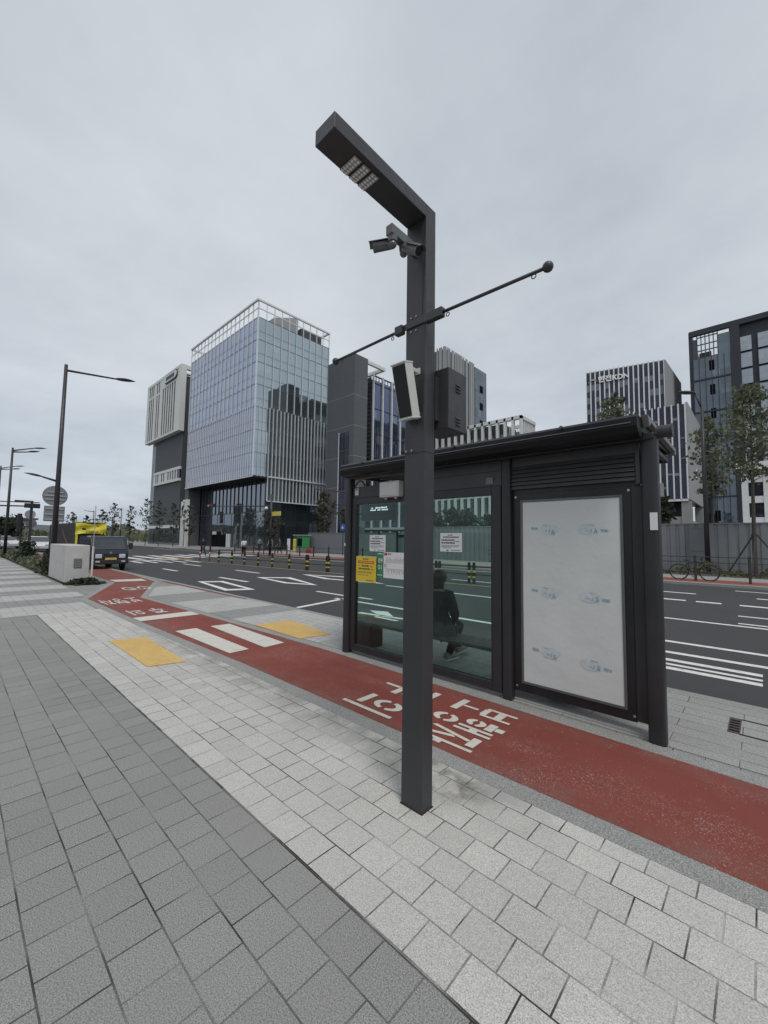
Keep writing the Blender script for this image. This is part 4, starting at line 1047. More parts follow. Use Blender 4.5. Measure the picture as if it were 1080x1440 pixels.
b = MB(F); hbars(b,'x',-50,-27.2,60.6,[14,9,4.5],.4,.3); b.build('floor_bands', M['clad_white'])

# dark blue striped pair with the rooftop sign
def quad_block(root, name, A, B, C, z0, z1, mat):
    D_ = (A[0]+C[0]-B[0], A[1]+C[1]-B[1]); b = MB(root); b.prism([A,B,C,D_], z0, z1); return b.build(name, mat)
K1 = bld('striped_blue_building', 'dark blue building with white stripes, pale side and rooftop lettering', (-15.5,76,0))
A, B2, C2 = (-21.05,72.45), (-10.36,74.91), (-9.90,87.94)
quad_block(K1,'wall',A,B2,C2,22.0,30.3,M['g_dark'])
ux = Vector((B2[0]-A[0],B2[1]-A[1],0)).normalized(); un = Vector((ux.y,-ux.x,0)); L1 = math.hypot(B2[0]-A[0],B2[1]-A[1])
MK = Matrix(((ux.x,-un.x,0,A[0]),(ux.y,-un.y,0,A[1]),(0,0,1,0),(0,0,0,1)))
b = MB(K1); b.box(0,L1,-.01,.3,30.301,30.42,MK); b.build('roof_edge', M['clad_pale'])
b = MB(K1)
for i in range(17): x = L1*i/16; b.box(max(x-.09,0),min(x+.09,L1),-.16,-.003,21.9,30.55,MK)
b.build('white_stripes', M['fin_white'])
b = MB(K1); rr = random.Random(8)
for i in range(16):
    for z in (28.2,26.0,24.0,22.6):
        if rr.random() < .30:
            b = MB(K1); b.box(L1*i/16+.10,L1*(i+1)/16-.10,-.05,-.004,z-rr.uniform(.7,1.2),z,MK); b.build('light_pane', M['g_grey'])
d2 = Vector((C2[0]-B2[0],C2[1]-B2[1],0)); L2 = d2.length; d2.normalize(); n2_ = Vector((d2.y,-d2.x,0))
ME = Matrix(((d2.x,n2_.x,0,B2[0]),(d2.y,n2_.y,0,B2[1]),(0,0,1,0),(0,0,0,1)))
b = MB(K1); b.box(.0,L2,.003,.2,21.9,30.42,ME); b.build('end_wall', M['clad_pale'])
quad_block(K1,'recess',(A[0]+.6,A[1]+1.0),(B2[0]-.8,B2[1]+1.0),(C2[0]-.8,C2[1]),0,21.2,M['g_dark'])
quad_block(K1,'soffit',(A[0],A[1]),(B2[0],B2[1]),(C2[0],C2[1]),21.5,21.99,M['soffit'])
MT = MK @ Matrix.Translation(Vector((4.05,-.30,28.75))) @ Matrix.Rotation(R(90),4,'X')
lettering('한전KDN', 1.12, M['sign_white'], K1, Matrix.Translation(-Vector(K1.location)) @ MT, .06, 'roof_sign', .035)
b = MB(K1)                                                            # swoosh emblem left of the letters
for i in range(12):
    t0, t1 = i/12, (i+1)/12
    f = lambda t, k: (.35+1.35*t, -.22, 28.55+.42*math.sin(PI*t*.9)-.12+k*(.26*math.sin(PI*t)+.05))
    b.poly([MK @ Vector(f(t0,0)), MK @ Vector(f(t1,0)), MK @ Vector(f(t1,1)), MK @ Vector(f(t0,1))])
b.build('emblem', M['clad_pale'])
K2 = bld('lower_striped_block', 'lower dark blue block with white stripes raised on grey concrete piers', (-8.5,66,0))
kx0, kx1, ky0, ky1 = -12.4, -6.08, 60.0, 73.6
b = MB(K2); b.box(kx0,kx1-.2,ky0,ky1,7.0,18.6); b.build('wall', M['g_dark'])
b = MB(K2); b.box(kx1-.199,kx1,ky0-.15,ky1,6.9,18.75); b.build('end_wall', M['clad_pale'])
b = MB(K2); vfins(b,'x',kx0,kx1-.25,ky0,6.9,18.7,9,.15,.16); b.box(kx0,kx1-.2,ky0-.16,ky0,6.75,6.995); b.build('white_stripes', M['fin_white'])
b = MB(K2); rr = random.Random(18)
for i in range(9):
    for z in (17,14.5,12,10.2,8.6):
        if rr.random() < .45:
            a = kx0+(kx1-.25-kx0)*i/9; b = MB(K2); b.box(a+.1,a+.6,ky0-.06,ky0-.004,z-rr.uniform(.08,.4),z); b.build('blind', M['seam'])
for q in ((kx1-.95,kx1,ky0,ky0+.9),(kx0,kx0+1.2,ky0,ky0+.9),(kx1-.9,kx1,ky1-1,ky1)):
    b = MB(K2); b.box(*q,0,6.74); b.build('pier', M['concrete_far'])
b = MB(K2); b.box(kx0+1.21,kx1-.96,ky0+.1,ky0+.8,3.5,4.9); b.box(kx0+.2,kx1,ky0+.91,ky1-1.1,3.6,4.4); b.build('deck', M['concrete_far'])
b = MB(K2); b.box(kx0+1,kx1-1.2,ky0+5,ky1-.2,0,6.9); b.build('core', M['clad_dark'])
b = MB(K2); b.box(-10.2,-8.7,59.2,59.9,0,9.0); b.build('low_wall', M['concrete_far'])
b = MB(K2); b.prism([(.0,0),(.5,.1),(.9,.9),(.55,1.5),(.2,.8)], 0, .05, Matrix(((0,0,1,kx1),(1,0,0,66),(0,1,0,10.0),(0,0,0,1)))); b.build('wall_emblem', M['clad_white'])

# dark office building at the right edge
Rb = bld('dark_office_building', 'dark grey glazed office building with black framed windows at the right', (4,88,0))
ry = 80.0  # whole building scaled about the camera to a greater depth, coordinates baked in
b = MB(Rb); b.box(-7.4,-2.7,ry+.4,ry+1.0,0,31.0); b.box(-2.69,22,ry+.4,ry+1.0,0,35.6); b.box(-7.5,22,ry+14,ry+14.3,0,31.0); b.build('wall', M['clad_black'])
b = MB(Rb); b.box(-7.56,-2.6,ry+.05,ry+.399,3.7,31.1); b.box(-4.0,-2.6,ry+.05,ry+.399,31.1,34.4); b.build('glass_wall', M['g_grey'])
b = MB(Rb); b.box(-7.66,-7.2,ry-.02,ry+.5,3.1,35.8); b.box(-7.56,22,ry-.15,ry+.399,35.0,35.85); b.box(-2.59,-1.45,ry-.15,ry+.398,0,34.99); b.box(-7.56,-7.3,ry+.51,ry+14,3,35.8); b.build('dark_frame', M['clad_black'])
b = MB(Rb); hbars(b,'x',-7.2,-2.6,ry+.05,[27.6,22.4,13.4,8.9,3.7],.24,.16); vfins(b,'x',-7.2,-2.6,ry+.05,3.7,31.1,6,.08,.14); b.build('glazing_bars', M['clad_black'])
b = MB(Rb); vfins(b,'x',-6.6,-4.05,ry+.2,31.1,34.9,5,.13,.12); hbars(b,'x',-6.6,-4.05,ry+.2,[31.2,32.4,33.4,34.6],.16,.11); b.box(-7.19,-6.65,ry+.05,ry+.399,31.1,34.4); b.box(-6.4,-4.9,ry+.6,ry+.9,31.0,32.2); b.build('roof_bars', M['clad_dark'])
for z in (29.7,25.8,22.0,18.0,15.3,10.5,6.0):
    b = MB(Rb); b.box(-5.2,-4.55,ry-.0,ry+.048,z-.8,z+.8); b.build('vent_window', M['void'])
for cx_ in (-.8,1.15,3.05,4.95,6.85,8.75):
    for k in range(8):
        z = 32.0-k*2.55
        b = MB(Rb); b.box(cx_-.62,cx_+.62,ry+.15,ry+.399,z-1.15,z+1.05); b.build('window', M['g_pale'])
b = MB(Rb); b.box(-7.2,9,ry+.04,ry+.398,0,3.0); b.build('shopfront', M['g_low'])

Ws = bld('small_white_building', 'small white building with a grid of dark windows behind the staked tree', (4,50,0))
b = MB(Ws); b.box(-.95,9,45.4,55-.2,0,8.1); b.build('wall', M['clad_dark'])
b = MB(Ws)
for x in (-1.15,.18,1.5,2.9,4.3): b.box(x,x+.42,45,45.399,0,7.75)
for z in (1.55,3.3,5.05,6.75): b.box(-.73,9,45.05,45.398,z,z+.55)
b.box(-1.45,9,44.7,45.399,7.76,8.4); b.build('white_frame', M['clad_white'])
for x in (-.7,.63,1.95):
    for z in (.2,2.12,3.87,5.62):
        b = MB(Ws); b.box(x,x+.84,45.36,45.397,z,z+1.1); b.build('window', M['g_dark'])

# ------------------------------------------------------------------ fences, railings
M['hoard'] = paint('grey_steel_hoarding', (.20,.215,.225), .5, .1, .08, .6, dirt=.18)
M['hoard2'] = paint('flat_grey_hoarding', (.155,.165,.175), .6, 0, .08, .5, dirt=.15)
M['rail'] = paint('dark_brown_railing', (.040,.035,.036), .5, 0, .15, 4)
M['post_black'] = paint('black_rubber_post', (.014,.014,.015), .6)
M['post_yellow'] = paint('yellow_band', (.52,.40,.07), .55)
M['post_red'] = paint('dull_red_post', (.16,.035,.035), .55)
def hoarding(name, label, x0, x1, y, h, step, mat, ribs=True):
    t = thing(name, label, 'fence', ((x0+x1)/2, y, 0)); b = MB(t); pts = []
    x = x0
    while x < x1:
        if ribs: pts += [(x,y),(x+step*.55,y),(x+step*.65,y+.045),(x+step*.9,y+.045)]
        else: pts += [(x,y),(x+step-.03,y),(x+step-.02,y+.02),(x+step-.01,y+.02)]
        x += step
    pts.append((x1,y))
    b.prism(pts+[(p[0],p[1]+.02) for p in reversed(pts)], 0, h); b.build('panels', mat)
    b = MB(t); b.box(x0,x1,y-.03,y+.05,h+.001,h+.06); b.build('top_rail', mat)
    x = x0+1.0
    while x < x1:
        b = MB(t); b.cyl((x,y+.12,0),(x,y+.12,h),.035,n=8); b.build('post', mat); x += 4.0
    return t
hoarding('site_hoarding', 'low flat grey site hoarding left of the bus shelter', -38.0, -24.1, 28.0, 2.2, 2.0, M['hoard2'], False)
hr = hoarding('site_hoarding', 'tall ribbed blue grey site hoarding behind the bicycle and shelter', -24.0, 14, 28.0, 2.66, .42, M['hoard'])
b = MB(hr); b.box(-3.05,-2.25,27.95,27.985,.1,2.5); dr = b.build('access_door', M['hoard2'])
b = MB(hr)
for q in (-3.05,-2.29): b.box(q,q+.04,27.925,27.949,.1,2.5)
for z in (.1,1.2,2.46): b.box(-3.0,-2.3,27.93,27.948,z,z+.04)
b.build('door_frame', M['hoard2'], dr)
# guard rail by the far kerb
gr = thing('guard_railing', 'dark railing with two bars along the far kerb by the bicycle', 'railing', (-1,22,0))
for z in (1.03,.80,.38):
    b = MB(gr); b.cyl((-12,22.0,z),(10,22.0,z),.018,n=8); b.build('bar', M['rail'])
for x in (-11.3,-9.5,-7.7,-5.75,-3.95,-2.17,-.43,1.35,3.1,4.9):
    b = MB(gr); b.box(x-.045,x+.045,21.94,22.06,0,1.10); b.build('post', M['rail'], bevel=.01)
# median fence: banded posts with three bars
mf = thing('median_fence', 'black and yellow banded post fence along the road median', 'fence', (-18*S,11.9*S,ZR))
mfp = [(-24.6,11.45),(-23.2,11.59),(-21.9,11.70),(-20.6,11.83),(-19.35,11.95),(-17.9,12.05),(-16.56,12.15),(-16.46,12.16),(-15.09,12.25),(-14.98,12.26),(-13.5,12.5),(-13.36,12.5),(-12.0,12.75),(-11.86,12.76),(-10.7,12.95),(-10.54,12.95),(-9.4,13.1),(-9.24,13.1),(-8.02,13.25),(-7.82,13.26),(-6.4,13.4),(-6.2,13.42),(-4.9,13.5),(-4.7,13.52)]
for k_, (x, y) in enumerate(mfp):
    x *= S; y *= S
    b = MB(mf); r_ = .058
    for i, (z0, z1) in enumerate(((0,.22),(.22,.29),(.29,.43),(.43,.52),(.52,.80))):
        b.mi = i % 2; b.cyl((x,y,ZR+z0),(x,y,ZR+z1),r_*(1.0 if i % 2 == 0 else .96),n=12)
    b.mi = 0; b.cyl((x,y,ZR+.80),(x,y,ZR+.82),r_*.8,n=12)
    for z in (.66,.36): b.cyl((x-.08,y-.01,ZR+z),(x+.08,y+.01,ZR+z),r_*.8,n=10)
    b.build('post', [M['post_black'], M['post_yellow']])
for z in (.66,.36):
    b = MB(mf); b.tube([(x*S,y*S,ZR+z) for x,y in mfp], .026, 8); b.build('bar', M['rail'])
for i, (x, y, lb) in enumerate(((-27.6,11.55,'thin dark red post left of the median fence, nearer the crossing'),(-26.25,11.6,'thin dark red post right beside the end of the median fence'))):
    t = thing('bollard', lb, 'bollard', (x*S,y*S,ZR), 0, 'dark red posts at the fence end')
    b = MB(t); b.cyl((x*S,y*S,ZR),(x*S,y*S,ZR+.78),.04,n=12); b.build('shaft', M['post_red']); b = MB(t); b.cyl((x*S,y*S,ZR+.55),(x*S,y*S,ZR+.62),.042,n=12); b.build('band', M['white'])
# far-side railing in front of the tower
fr_ = thing('pavement_railing', 'low dark railing on the far pavement in front of the glass tower', 'railing', (-32,21.2,0))
for z in (.78,.42):
    b = MB(fr_); b.cyl((-42,21.25,z),(-20,21.25,z),.02,n=6); b.build('bar', M['rail'])
for i in range(12):
    b = MB(fr_); x = -42+2*i; b.box(x-.04,x+.04,21.21,21.29,0,.95); b.build('post', M['rail'])

# ------------------------------------------------------------------ street lamps
M['lamp'] = paint('dark_lamp_steel', (.040,.036,.042), .45, .1, .1, 2)
def lamp_head(b, c, d, L, w, hgt):
    """leaf shaped head starting at c along d"""
    d = Vector(d).normalized(); q = Vector((-d.y,d.x,0)).normalized(); K = 12; rows = []
    for i in range(K+1):
        s_ = i/K; ww = w*math.sin(PI*min(1,s_*.9+.1))**.7; hh = hgt*math.sin(PI*min(1,s_*.85+.15))
        o = Vector(c)+d*L*s_; row = []
        for j in range(10):
            a = 2*PI*j/10; row.append(o+q*ww*math.cos(a)+Vector((0,0,1))*hh*(math.sin(a) if math.sin(a)>0 else .45*math.sin(a)))
        rows.append(row)
    for i in range(K):
        for j in range(10):
            k = (j+1)%10; b.poly([rows[i][j],rows[i][k],rows[i+1][k],rows[i+1][j]])
    b.poly(rows[0][::-1]); b.poly(rows[-1])
def street_lamp(label, x, y, h, arms, r0=.11, r1=.06, group='tall street lamps'):
    t = thing('street_lamp', label, 'street lamp', (x,y,0), 0, group)
    b = MB(t); b.cyl((x,y,0),(x,y,h+.15),r0,r1,n=14); b.build('column', M['lamp'], smooth=True)
    for (z, dx, dy, rise, hl) in arms:
        p0 = Vector((x,y,z)); p1 = Vector((x+dx,y+dy,z+rise)); d_ = Vector((dx,dy,.12*abs(dy)+.02)).normalized()
        b = MB(t); b.cyl(p0,p1,.05,.035,n=10); a_ = b.build('arm', M['lamp'], smooth=True)
        b = MB(t); lamp_head(b,p1,d_,hl,.15*hl/.7,.075*hl/.7); b.build('lamp_head', M['lamp'], a_, smooth=True)
    return t
street_lamp('tall dark street lamp with a long and a short arm behind the concrete block', -22.0, 3.05, 8.85, [(8.75,0,1.85,.18,.85),(3.85,0,-.52,.14,.62)], .11, .065)
street_lamp('tall street lamp with two short arms, second from the left edge', -38.0, 2.67, 7.45, [(7.40,0,1.10,.35,.75),(7.3,.5,.75,.05,.75)], .10, .06)
street_lamp('street lamp with two arms at the far left edge', -55.0, 3.10, 8.2, [(8.1,0,1.05,.35,.75),(8.0,.6,.8,.05,.75)], .10, .06)
street_lamp('distant street lamp above the cargo box of the truck', -70.0, 13.98, 5.0, [(5.0,0,-.75,.05,.5)], .07, .05)
street_lamp('distant street lamp right of the truck beyond the crossing', -70.0, 17.4, 5.6, [(5.55,0,-1.15,.25,.5)], .07, .05)
street_lamp('tall street lamp with an oval head behind the far railing at the right', -2.15, 27.2, 8.9, [(8.85,-.25,-.15,.85,1.0)], .12, .07)
sl_ = thing('street_lamp', 'small dark lamp post with a flat square arm near the hedge', 'street lamp', (-40,4.1,0), 0, None)
b = MB(sl_); b.box(-40.08,-39.92,4.02,4.18,0,4.10); b.build('column', M['lamp']); b = MB(sl_); b.box(-40.08,-39.92,3.13,4.019,3.98,4.10); b.build('arm', M['lamp'])

# ------------------------------------------------------------------ traffic signals and signs
M['sign_back'] = paint('bare_sign_back', (.24,.245,.25), .5, .4, .1, 3)
M['sign_bar'] = paint('sign_back_rail', (.42,.42,.43), .45, .4, .1, 3)
M['blue_sign'] = paint('blue_sign_face', (.03,.09,.42), .5)
M['yellow_sign'] = paint('yellow_sign_face', (.60,.50,.10), .5)
def disc(b, c, r, n=24): b.cyl((c[0]-.01,c[1],c[2]),(c[0]+.01,c[1],c[2]),r,n=n)
t = thing('road_sign', 'bare back of a round and a square traffic sign on one post behind the lamp', 'road sign', (-24,3.26,0))
b = MB(t); b.cyl((-24.05,3.26,0),(-24.05,3.26,3.6),.04,n=10); b.build('post', M['sign_bar'])
b = MB(t); disc(b,(-24,3.26,3.38),.47); rd = b.build('round_plate', M['sign_back'])
b = MB(t); b.box(-24.012,-23.988,2.89,3.65,2.19,2.90); sq = b.build('square_plate', M['sign_back'])
for z, wd in ((3.55,.3),(3.38,.42),(3.2,.35)):
    b = MB(t); b.box(-23.985,-23.955,3.26-wd,3.26+wd,z-.025,z+.025); b.build('rail', M['sign_bar'], rd)
for z in (2.78,2.52,2.28):
    b = MB(t); b.box(-23.985,-23.955,2.93,3.61,z-.03,z+.03); b.build('rail', M['sign_bar'], sq)
t = thing('road_sign', 'pair of small round traffic signs one above the other near the hedge', 'road sign', (-41,4.15,0))
b = MB(t); b.cyl((-41,4.12,0),(-41,4.12,3.4),.04,n=8); b.build('post', M['sign_bar'])
b = MB(t); disc(b,(-40.95,4.15,3.12),.33); b.build('plate', M['sign_bar']); b = MB(t); disc(b,(-40.95,4.25,2.42),.33); b.build('plate', M['sign_back'])
def signal_mast(name, label, base, h, arm_to, arm_z, heads, two=False):
    t = thing(name, label, 'traffic light', base)
    x, y, z = base
    b = MB(t); b.cyl((x,y,z),(x,y,h),.11,.09,n=12); b.build('mast', M['lamp'], smooth=True)
    b = MB(t); b.cyl((x,y,arm_z),arm_to,.06,.045,n=10)
    if two: b.cyl((x,y,arm_z+.32),(arm_to[0],arm_to[1],arm_to[2]+.28),.04,.03,n=8)
    b.build('mast_arm', M['lamp'], smooth=True)
    for (hx,hy,hz,ln,axis,red) in heads:
        b = MB(t)
        if axis == 'y': b.box(hx-.12,hx+.12,hy-ln/2,hy+ln/2,hz-.17,hz+.17)
        elif axis == 'x': b.box(hx-ln/2,hx+ln/2,hy-.12,hy+.12,hz-.17,hz+.17)
        else: b.box(hx-.13,hx+.13,hy-.15,hy+.15,hz-ln/2,hz+ln/2)
        sgn_ = b.build('signal_head', M['post_black'], bevel=.03)
        for k in range(3):
            o = (k-1)*ln*.31; b = MB(t)
            if axis == 'x': b.cyl((hx+o,hy-.121,hz),(hx+o,hy-.13,hz),.11,n=14)
            elif axis == 'y': b.cyl((hx+.121,hy+o,hz),(hx+.13,hy+o,hz),.11,n=14)
            else: b.cyl((hx+.131,hy,hz+o),(hx+.14,hy,hz+o),.10,n=14)
            b.build('lens', M['red_lamp'] if (red and k == 0) else M['lens'], sgn_)
    return t
t = signal_mast('traffic_light', 'traffic light mast with a red light on its arm before the glass tower', (-31.2,19.0,0), 5.4, (-43.6,19.0,4.95), 4.35, [(-42.9,18.9,4.95,1.5,'x',True),(-40.4,18.9,3.6,.0+1.2,'z',False),(-31.2,18.75,3.65,.9,'z',False)])
b = MB(t); b.box(-30.9,-29.6,18.90,18.96,3.48,3.84); sn = b.build('street_name_plate', M['yellow_sign'])
b = MB(t); b.sphere((-31.5,18.7,4.15),.16,nu=10,nv=8); b.build('dome_camera', M['white'])
t = thing('pedestrian_signal', 'dark pedestrian signal post at the crossing beside the black entrance', 'traffic light', (-43.6,19.3,0))
b = MB(t); b.cyl((-43.6,19.3,0),(-43.6,19.3,5.1),.10,.08,n=10); b.build('post', M['lamp']); b = MB(t); b.box(-43.4,-43.0,18.9,19.2,1.7,2.4); b.build('signal_head', M['post_black'], bevel=.03)
signal_mast('traffic_light', 'traffic light arm reaching in from the left edge over the road', (-40,1.2,0), 4.3, (-40,4.55,3.72), 3.58, [(-39.9,4.12,3.73,.9,'y',False)], True)
t = thing('pedestrian_signal', 'dark upright pedestrian signal near the hedge at the left', 'traffic light', (-40.2,3.62,0))
b = MB(t); b.cyl((-40.2,3.62,0),(-40.2,3.62,2.9),.06,n=10); b.build('post', M['lamp']); b = MB(t); b.box(-40.35,-40.0,3.36,3.62,1.75,3.12); b.build('signal_head', M['post_black'], bevel=.04)
b = MB(t); b.box(-40.2,-40.1,3.6,4.0,2.6,2.7); b.box(-40.2,-40.1,3.6,4.0,2.1,2.2); b.build('bracket', M['lamp'])
t = signal_mast('traffic_light', 'slim signal arm in front of the dark grey tower', (-24.0,22.3,0), 5.6, (-29.4,22.2,6.05), 5.3, [])
t = signal_mast('traffic_light', 'distant dark signal mast right of the truck cab', (-60,14.0,0), 4.0, (-60,11.6,3.55), 3.55, [])
t = thing('road_sign', 'round blue sign on a post left of the bus shelter', 'road sign', (-29.7,26,0))
b = MB(t); b.cyl((-29.7,26,0),(-29.7,26,3.0),.04,n=8); b.build('post', M['lamp']); b = MB(t); b.cyl((-29.7,25.95,2.72),(-29.7,25.93,2.72),.36,n=20); pl = b.build('plate', M['blue_sign'])
b = MB(t); b.prism([(-.12,-.14),(-.12,.0),(0,.14),(.12,0),(.12,-.14),(.04,-.14),(.04,-.02),(-.04,-.02),(-.04,-.14)], 0, .006, Matrix(((1,0,0,-29.7),(0,0,-1,25.928),(0,1,0,2.72),(0,0,0,1)))); b.build('symbol', M['white'], pl)
# totem of the white and grey building
t = thing('entrance_totem', 'tall white entrance totem with a dark swirling pattern left of the glass tower', 'totem', (-71.3,27,0))
b = MB(t); b.box(-72.9,-72.3,26.9,27.3,0,7.6); b.box(-70.9,-70.3,26.9,27.3,0,7.9); b.box(-72.29,-70.91,26.95,27.25,4.2,7.9); b.build('frame', M['clad_white'])
b = MB(t); rr = random.Random(9)
for i in range(16):
    a = rr.uniform(0,6); cx_, cz_ = -71.6+rr.uniform(-.8,.8), 6.3+rr.uniform(-1.3,1.4); l_ = rr.uniform(.25,.6)
    p = Vector((math.cos(a),0,math.sin(a)))*l_; q = Vector((-p.z,0,p.x))*.35; c = Vector((cx_,26.89,cz_))
    b.poly([c-p-q*.3,c-q,c+p*.9,c+q]);
b.build('pattern', M['clad_black'])

# ------------------------------------------------------------------ kerbside things on the left
cb = thing('concrete_block', 'pale concrete service block with a grey vent beside the hedge', 'utility block', (-17.8,2.9,0))
b = MB(cb); b.box(-19.4,-16.4,2.60,3.24,-.02,1.235); b.build('body', M['concrete'], bevel=.02)
b = MB(cb); b.box(-16.399,-16.38,2.82,3.03,.50,.80); vt = b.build('vent', M['frame_grey'])
b = MB(cb)
for k in range(5): b.box(-16.379,-16.37,2.83,3.02,.525+k*.055,.555+k*.055)
b.build('slats', M['sign_back'], vt)
t = thing('marker_pole', 'thin white pole standing beside the concrete block', 'pole', (-16.2,3.28,0))
b = MB(t); b.cyl((-16.2,3.28,0),(-16.2,3.28,2.55),.012,n=8); b.build('shaft', M['sign_bar']); b = MB(t); b.cyl((-16.2,3.28,0),(-16.2,3.28,1.2),.030,n=8); b.build('sleeve', M['offwhite'])
b = MB(); b.box(-44,-16.4,2.56,3.50,0,.05); b.poly([(-16.4,2.56,.03),(-15.55,2.75,.03),(-15.75,3.62,.03),(-16.4,3.7,.03)]); structure(b.build('planting_bed', M['soil']))
rr = random.Random(21)
def leaf_quad(b, p, s_, rr):
    a = Vector((rr.gauss(0,1),rr.gauss(0,1),rr.gauss(0,.7))).normalized(); q = a.orthogonal().normalized(); q.rotate(Matrix.Rotation(rr.uniform(0,6.3),3,a)); r_ = a.cross(q)
    b.poly([p+q*s_, p+r_*s_*.55, p-q*s_*.8, p-r_*s_*.55])
b = MB()
for i in range(9000):
    x = -44+27.6*rr.random(); y = rr.uniform(2.58,3.5); h_ = (.16+.14*math.sin(x*1.9)+.10*math.sin(x*5.3+y*3))*rr.random()**.6
    if x > -20.2 and y > 2.5: x = rr.uniform(-44,-20.2)
    leaf_quad(b, Vector((x,y,.05+max(h_,.02))), rr.uniform(.04,.09), rr)
o = b.build('ground_cover', M['leaf']); o['kind'] = 'stuff'
def shrub(label, x, y, h, r_, n_, seed, mat='leaf_dark', nm='shrub'):
    rr = random.Random(seed); t = thing(nm, label, 'shrub', (x,y,0))
    b = MB(t)
    for i in range(6): a = rr.uniform(0,6.3); b.cyl((x,y,0),(x+r_*.6*math.cos(a),y+r_*.6*math.sin(a),h*.7),.02,.008,n=5)
    b.build('stems', M['bark']); b = MB(t)
    for i in range(n_):
        a = rr.uniform(0,6.3); q = rr.random()**.5; z = h*(.1+.9*rr.random()); k = r_*q*(1-.5*(z/h)**2)*(.75+.35*math.sin(3*a+z*4))
        leaf_quad(b, Vector((x+k*math.cos(a), y+k*math.sin(a), z)), rr.uniform(.05,.10), rr)
    b.build('foliage', M[mat]); return t
shrub('dark rounded shrub against the left end of the concrete block', -20.4, 2.75, .95, .42, 700, 2)
shrub('dark low shrub beyond the hedge behind the signal post', -30, 3.0, 1.2, .6, 900, 3)
shrub('small dark clipped plant in front of the thin white pole', -15.95, 3.1, .16, .5, 700, 4)
t = thing('litter_bin', 'black rectangular bin at the left edge of the pavement', 'bin', (-37,2.05,0))
b = MB(t); b.box(-37.4,-36.6,1.7,2.32,0,1.45); b.build('body', M['post_black'], bevel=.04); b = MB(t); b.box(-37.45,-36.55,1.66,2.36,1.451,1.56); b.build('lid', M['pole'], bevel=.03)
for i, (x, y, h_, w_, lb) in enumerate(((-36,3.6,1.15,.4,'grey control cabinet behind the hedge'),)):
    t = thing('control_cabinet', lb, 'cabinet', (x,y,0)); b = MB(t); b.box(x-.2,x+.2,y-w_/2,y+w_/2,0,h_); b.build('case', M['sign_bar'], bevel=.02); b = MB(t); b.box(x+.2,x+.215,y-w_/2+.04,y+w_/2-.04,.1,h_-.1); b.build('door', M['sign_back'])
gt = thing('drain_grate', 'small rusty rectangular grate in the paving right of the shelter', 'grate', (-.24,4.7,0))
b = MB(gt); b.box(-.275,-.195,4.51,4.90,.004,.0075); b.build('plate', M['grate'])
b = MB(gt)
for k in range(5): b.box(-.266,-.204,4.55+k*.065,4.575+k*.065,.0076,.0100)
b.build('bars', M['void'])
b = MB(); b.box(-.195,3.0,4.885,4.905,.004,.0072); b.box(-.195,3.0,4.505,4.525,.004,.0072); structure(b.build('drain_channel', M['void']))

# ------------------------------------------------------------------ truck, cars, bicycle
M['truck_blue'] = paint('dark_blue_truck_paint', (.012,.015,.032), .28, .1, .1, 4, dirt=.15, coat=.5)
M['screen'] = paint('windscreen', (.055,.065,.072), .10, 0, .2, 3, spec=.40)
M['tyre'] = paint('tyre_rubber', (.016,.016,.016), .85, 0, .2, 30)
M['rim'] = paint('steel_rim', (.25,.25,.26), .4, .6)
M['lamp_glass'] = paint('headlamp_glass', (.62,.64,.66), .12, .2, .15, 30)
M['plastic'] = paint('black_plastic', (.020,.020,.022), .6)
M['plate_y'] = paint('yellow_plate', (.50,.40,.10), .5)
M['box_brown'] = paint('dark_brown_cargo_cover', (.022,.016,.018), .7, 0, .3, 1.5, .3, 6)
M['tarp'] = paint('yellow_tarpaulin', (.62,.54,.04), .5, 0, .08, 2.5, .4, 5)
M['brown_print'] = paint('brown_print', (.13,.085,.06), .7)
def wheel(root, x, y, z, r_, w_, parent=None):
    b = MB(root); b.torus((x,y,z), r_-.08, .08, 'y', 26, 10)
    k = w_/.16; b.v = [(px_, y+(py_-y)*k, pz_) for px_,py_,pz_ in b.v]
    wh = b.build('wheel', M['tyre'], parent, smooth=True)
    b = MB(root); b.cyl((x,y-w_*.30,z),(x,y+w_*.30,z),r_-.10,n=18); b.cyl((x,y-w_*.36,z),(x,y+w_*.36,z),.06,n=10); b.build('rim', M['rim'], wh); return wh
TK = thing('cargo_truck', 'small dark blue truck facing the camera beside the concrete block', 'truck', (-22.6,5.28,ZR))
s_ = .86; tx, ty = -22.6, 5.28                      # front of the cab faces +X
def TB(): return MB(TK)
P2 = lambda X, Y, Z: (tx-X*s_, ty+Y*s_, ZR+Z*s_)
def tbox(b, X0,X1,Y0,Y1,Z0,Z1):
    a = P2(X0,Y0,Z0); c = P2(X1,Y1,Z1); b.box(min(a[0],c[0]),max(a[0],c[0]),min(a[1],c[1]),max(a[1],c[1]),min(a[2],c[2]),max(a[2],c[2]))
def tprism(b, prof, Y0, Y1):                        # profile in X (back from nose), Z
    k = len(prof); n0 = len(b.v)
    for Y in (Y0,Y1): b.v += [P2(X,Y,Z) for X,Z in prof]
    b.f.append([n0+i for i in range(k)]); b.f.append([n0+k+i for i in range(k)][::-1])
    for i in range(k): j = (i+1)%k; b.f.append([n0+j,n0+i,n0+k+i,n0+k+j])
    b.m += [b.mi]*(k+2)
b = TB(); tprism(b, [(0,.48),(0,.95),(.05,1.12),(.48,1.78),(.62,1.90),(1.50,1.92),(1.62,1.80),(1.62,.48),(1.10,.44),(.92,.80),(.42,.80),(.26,.44)], -.86, .86); cab = b.build('cab', M['truck_blue'], bevel=.045)
b = TB(); P = [P2(.085,-.74,1.17),P2(.085,.74,1.17),P2(.455,.66,1.745),P2(.455,-.66,1.745)]; o_ = Vector((.020,0,.014)); Q = [tuple(Vector(p)+o_) for p in P]; b.poly(Q)
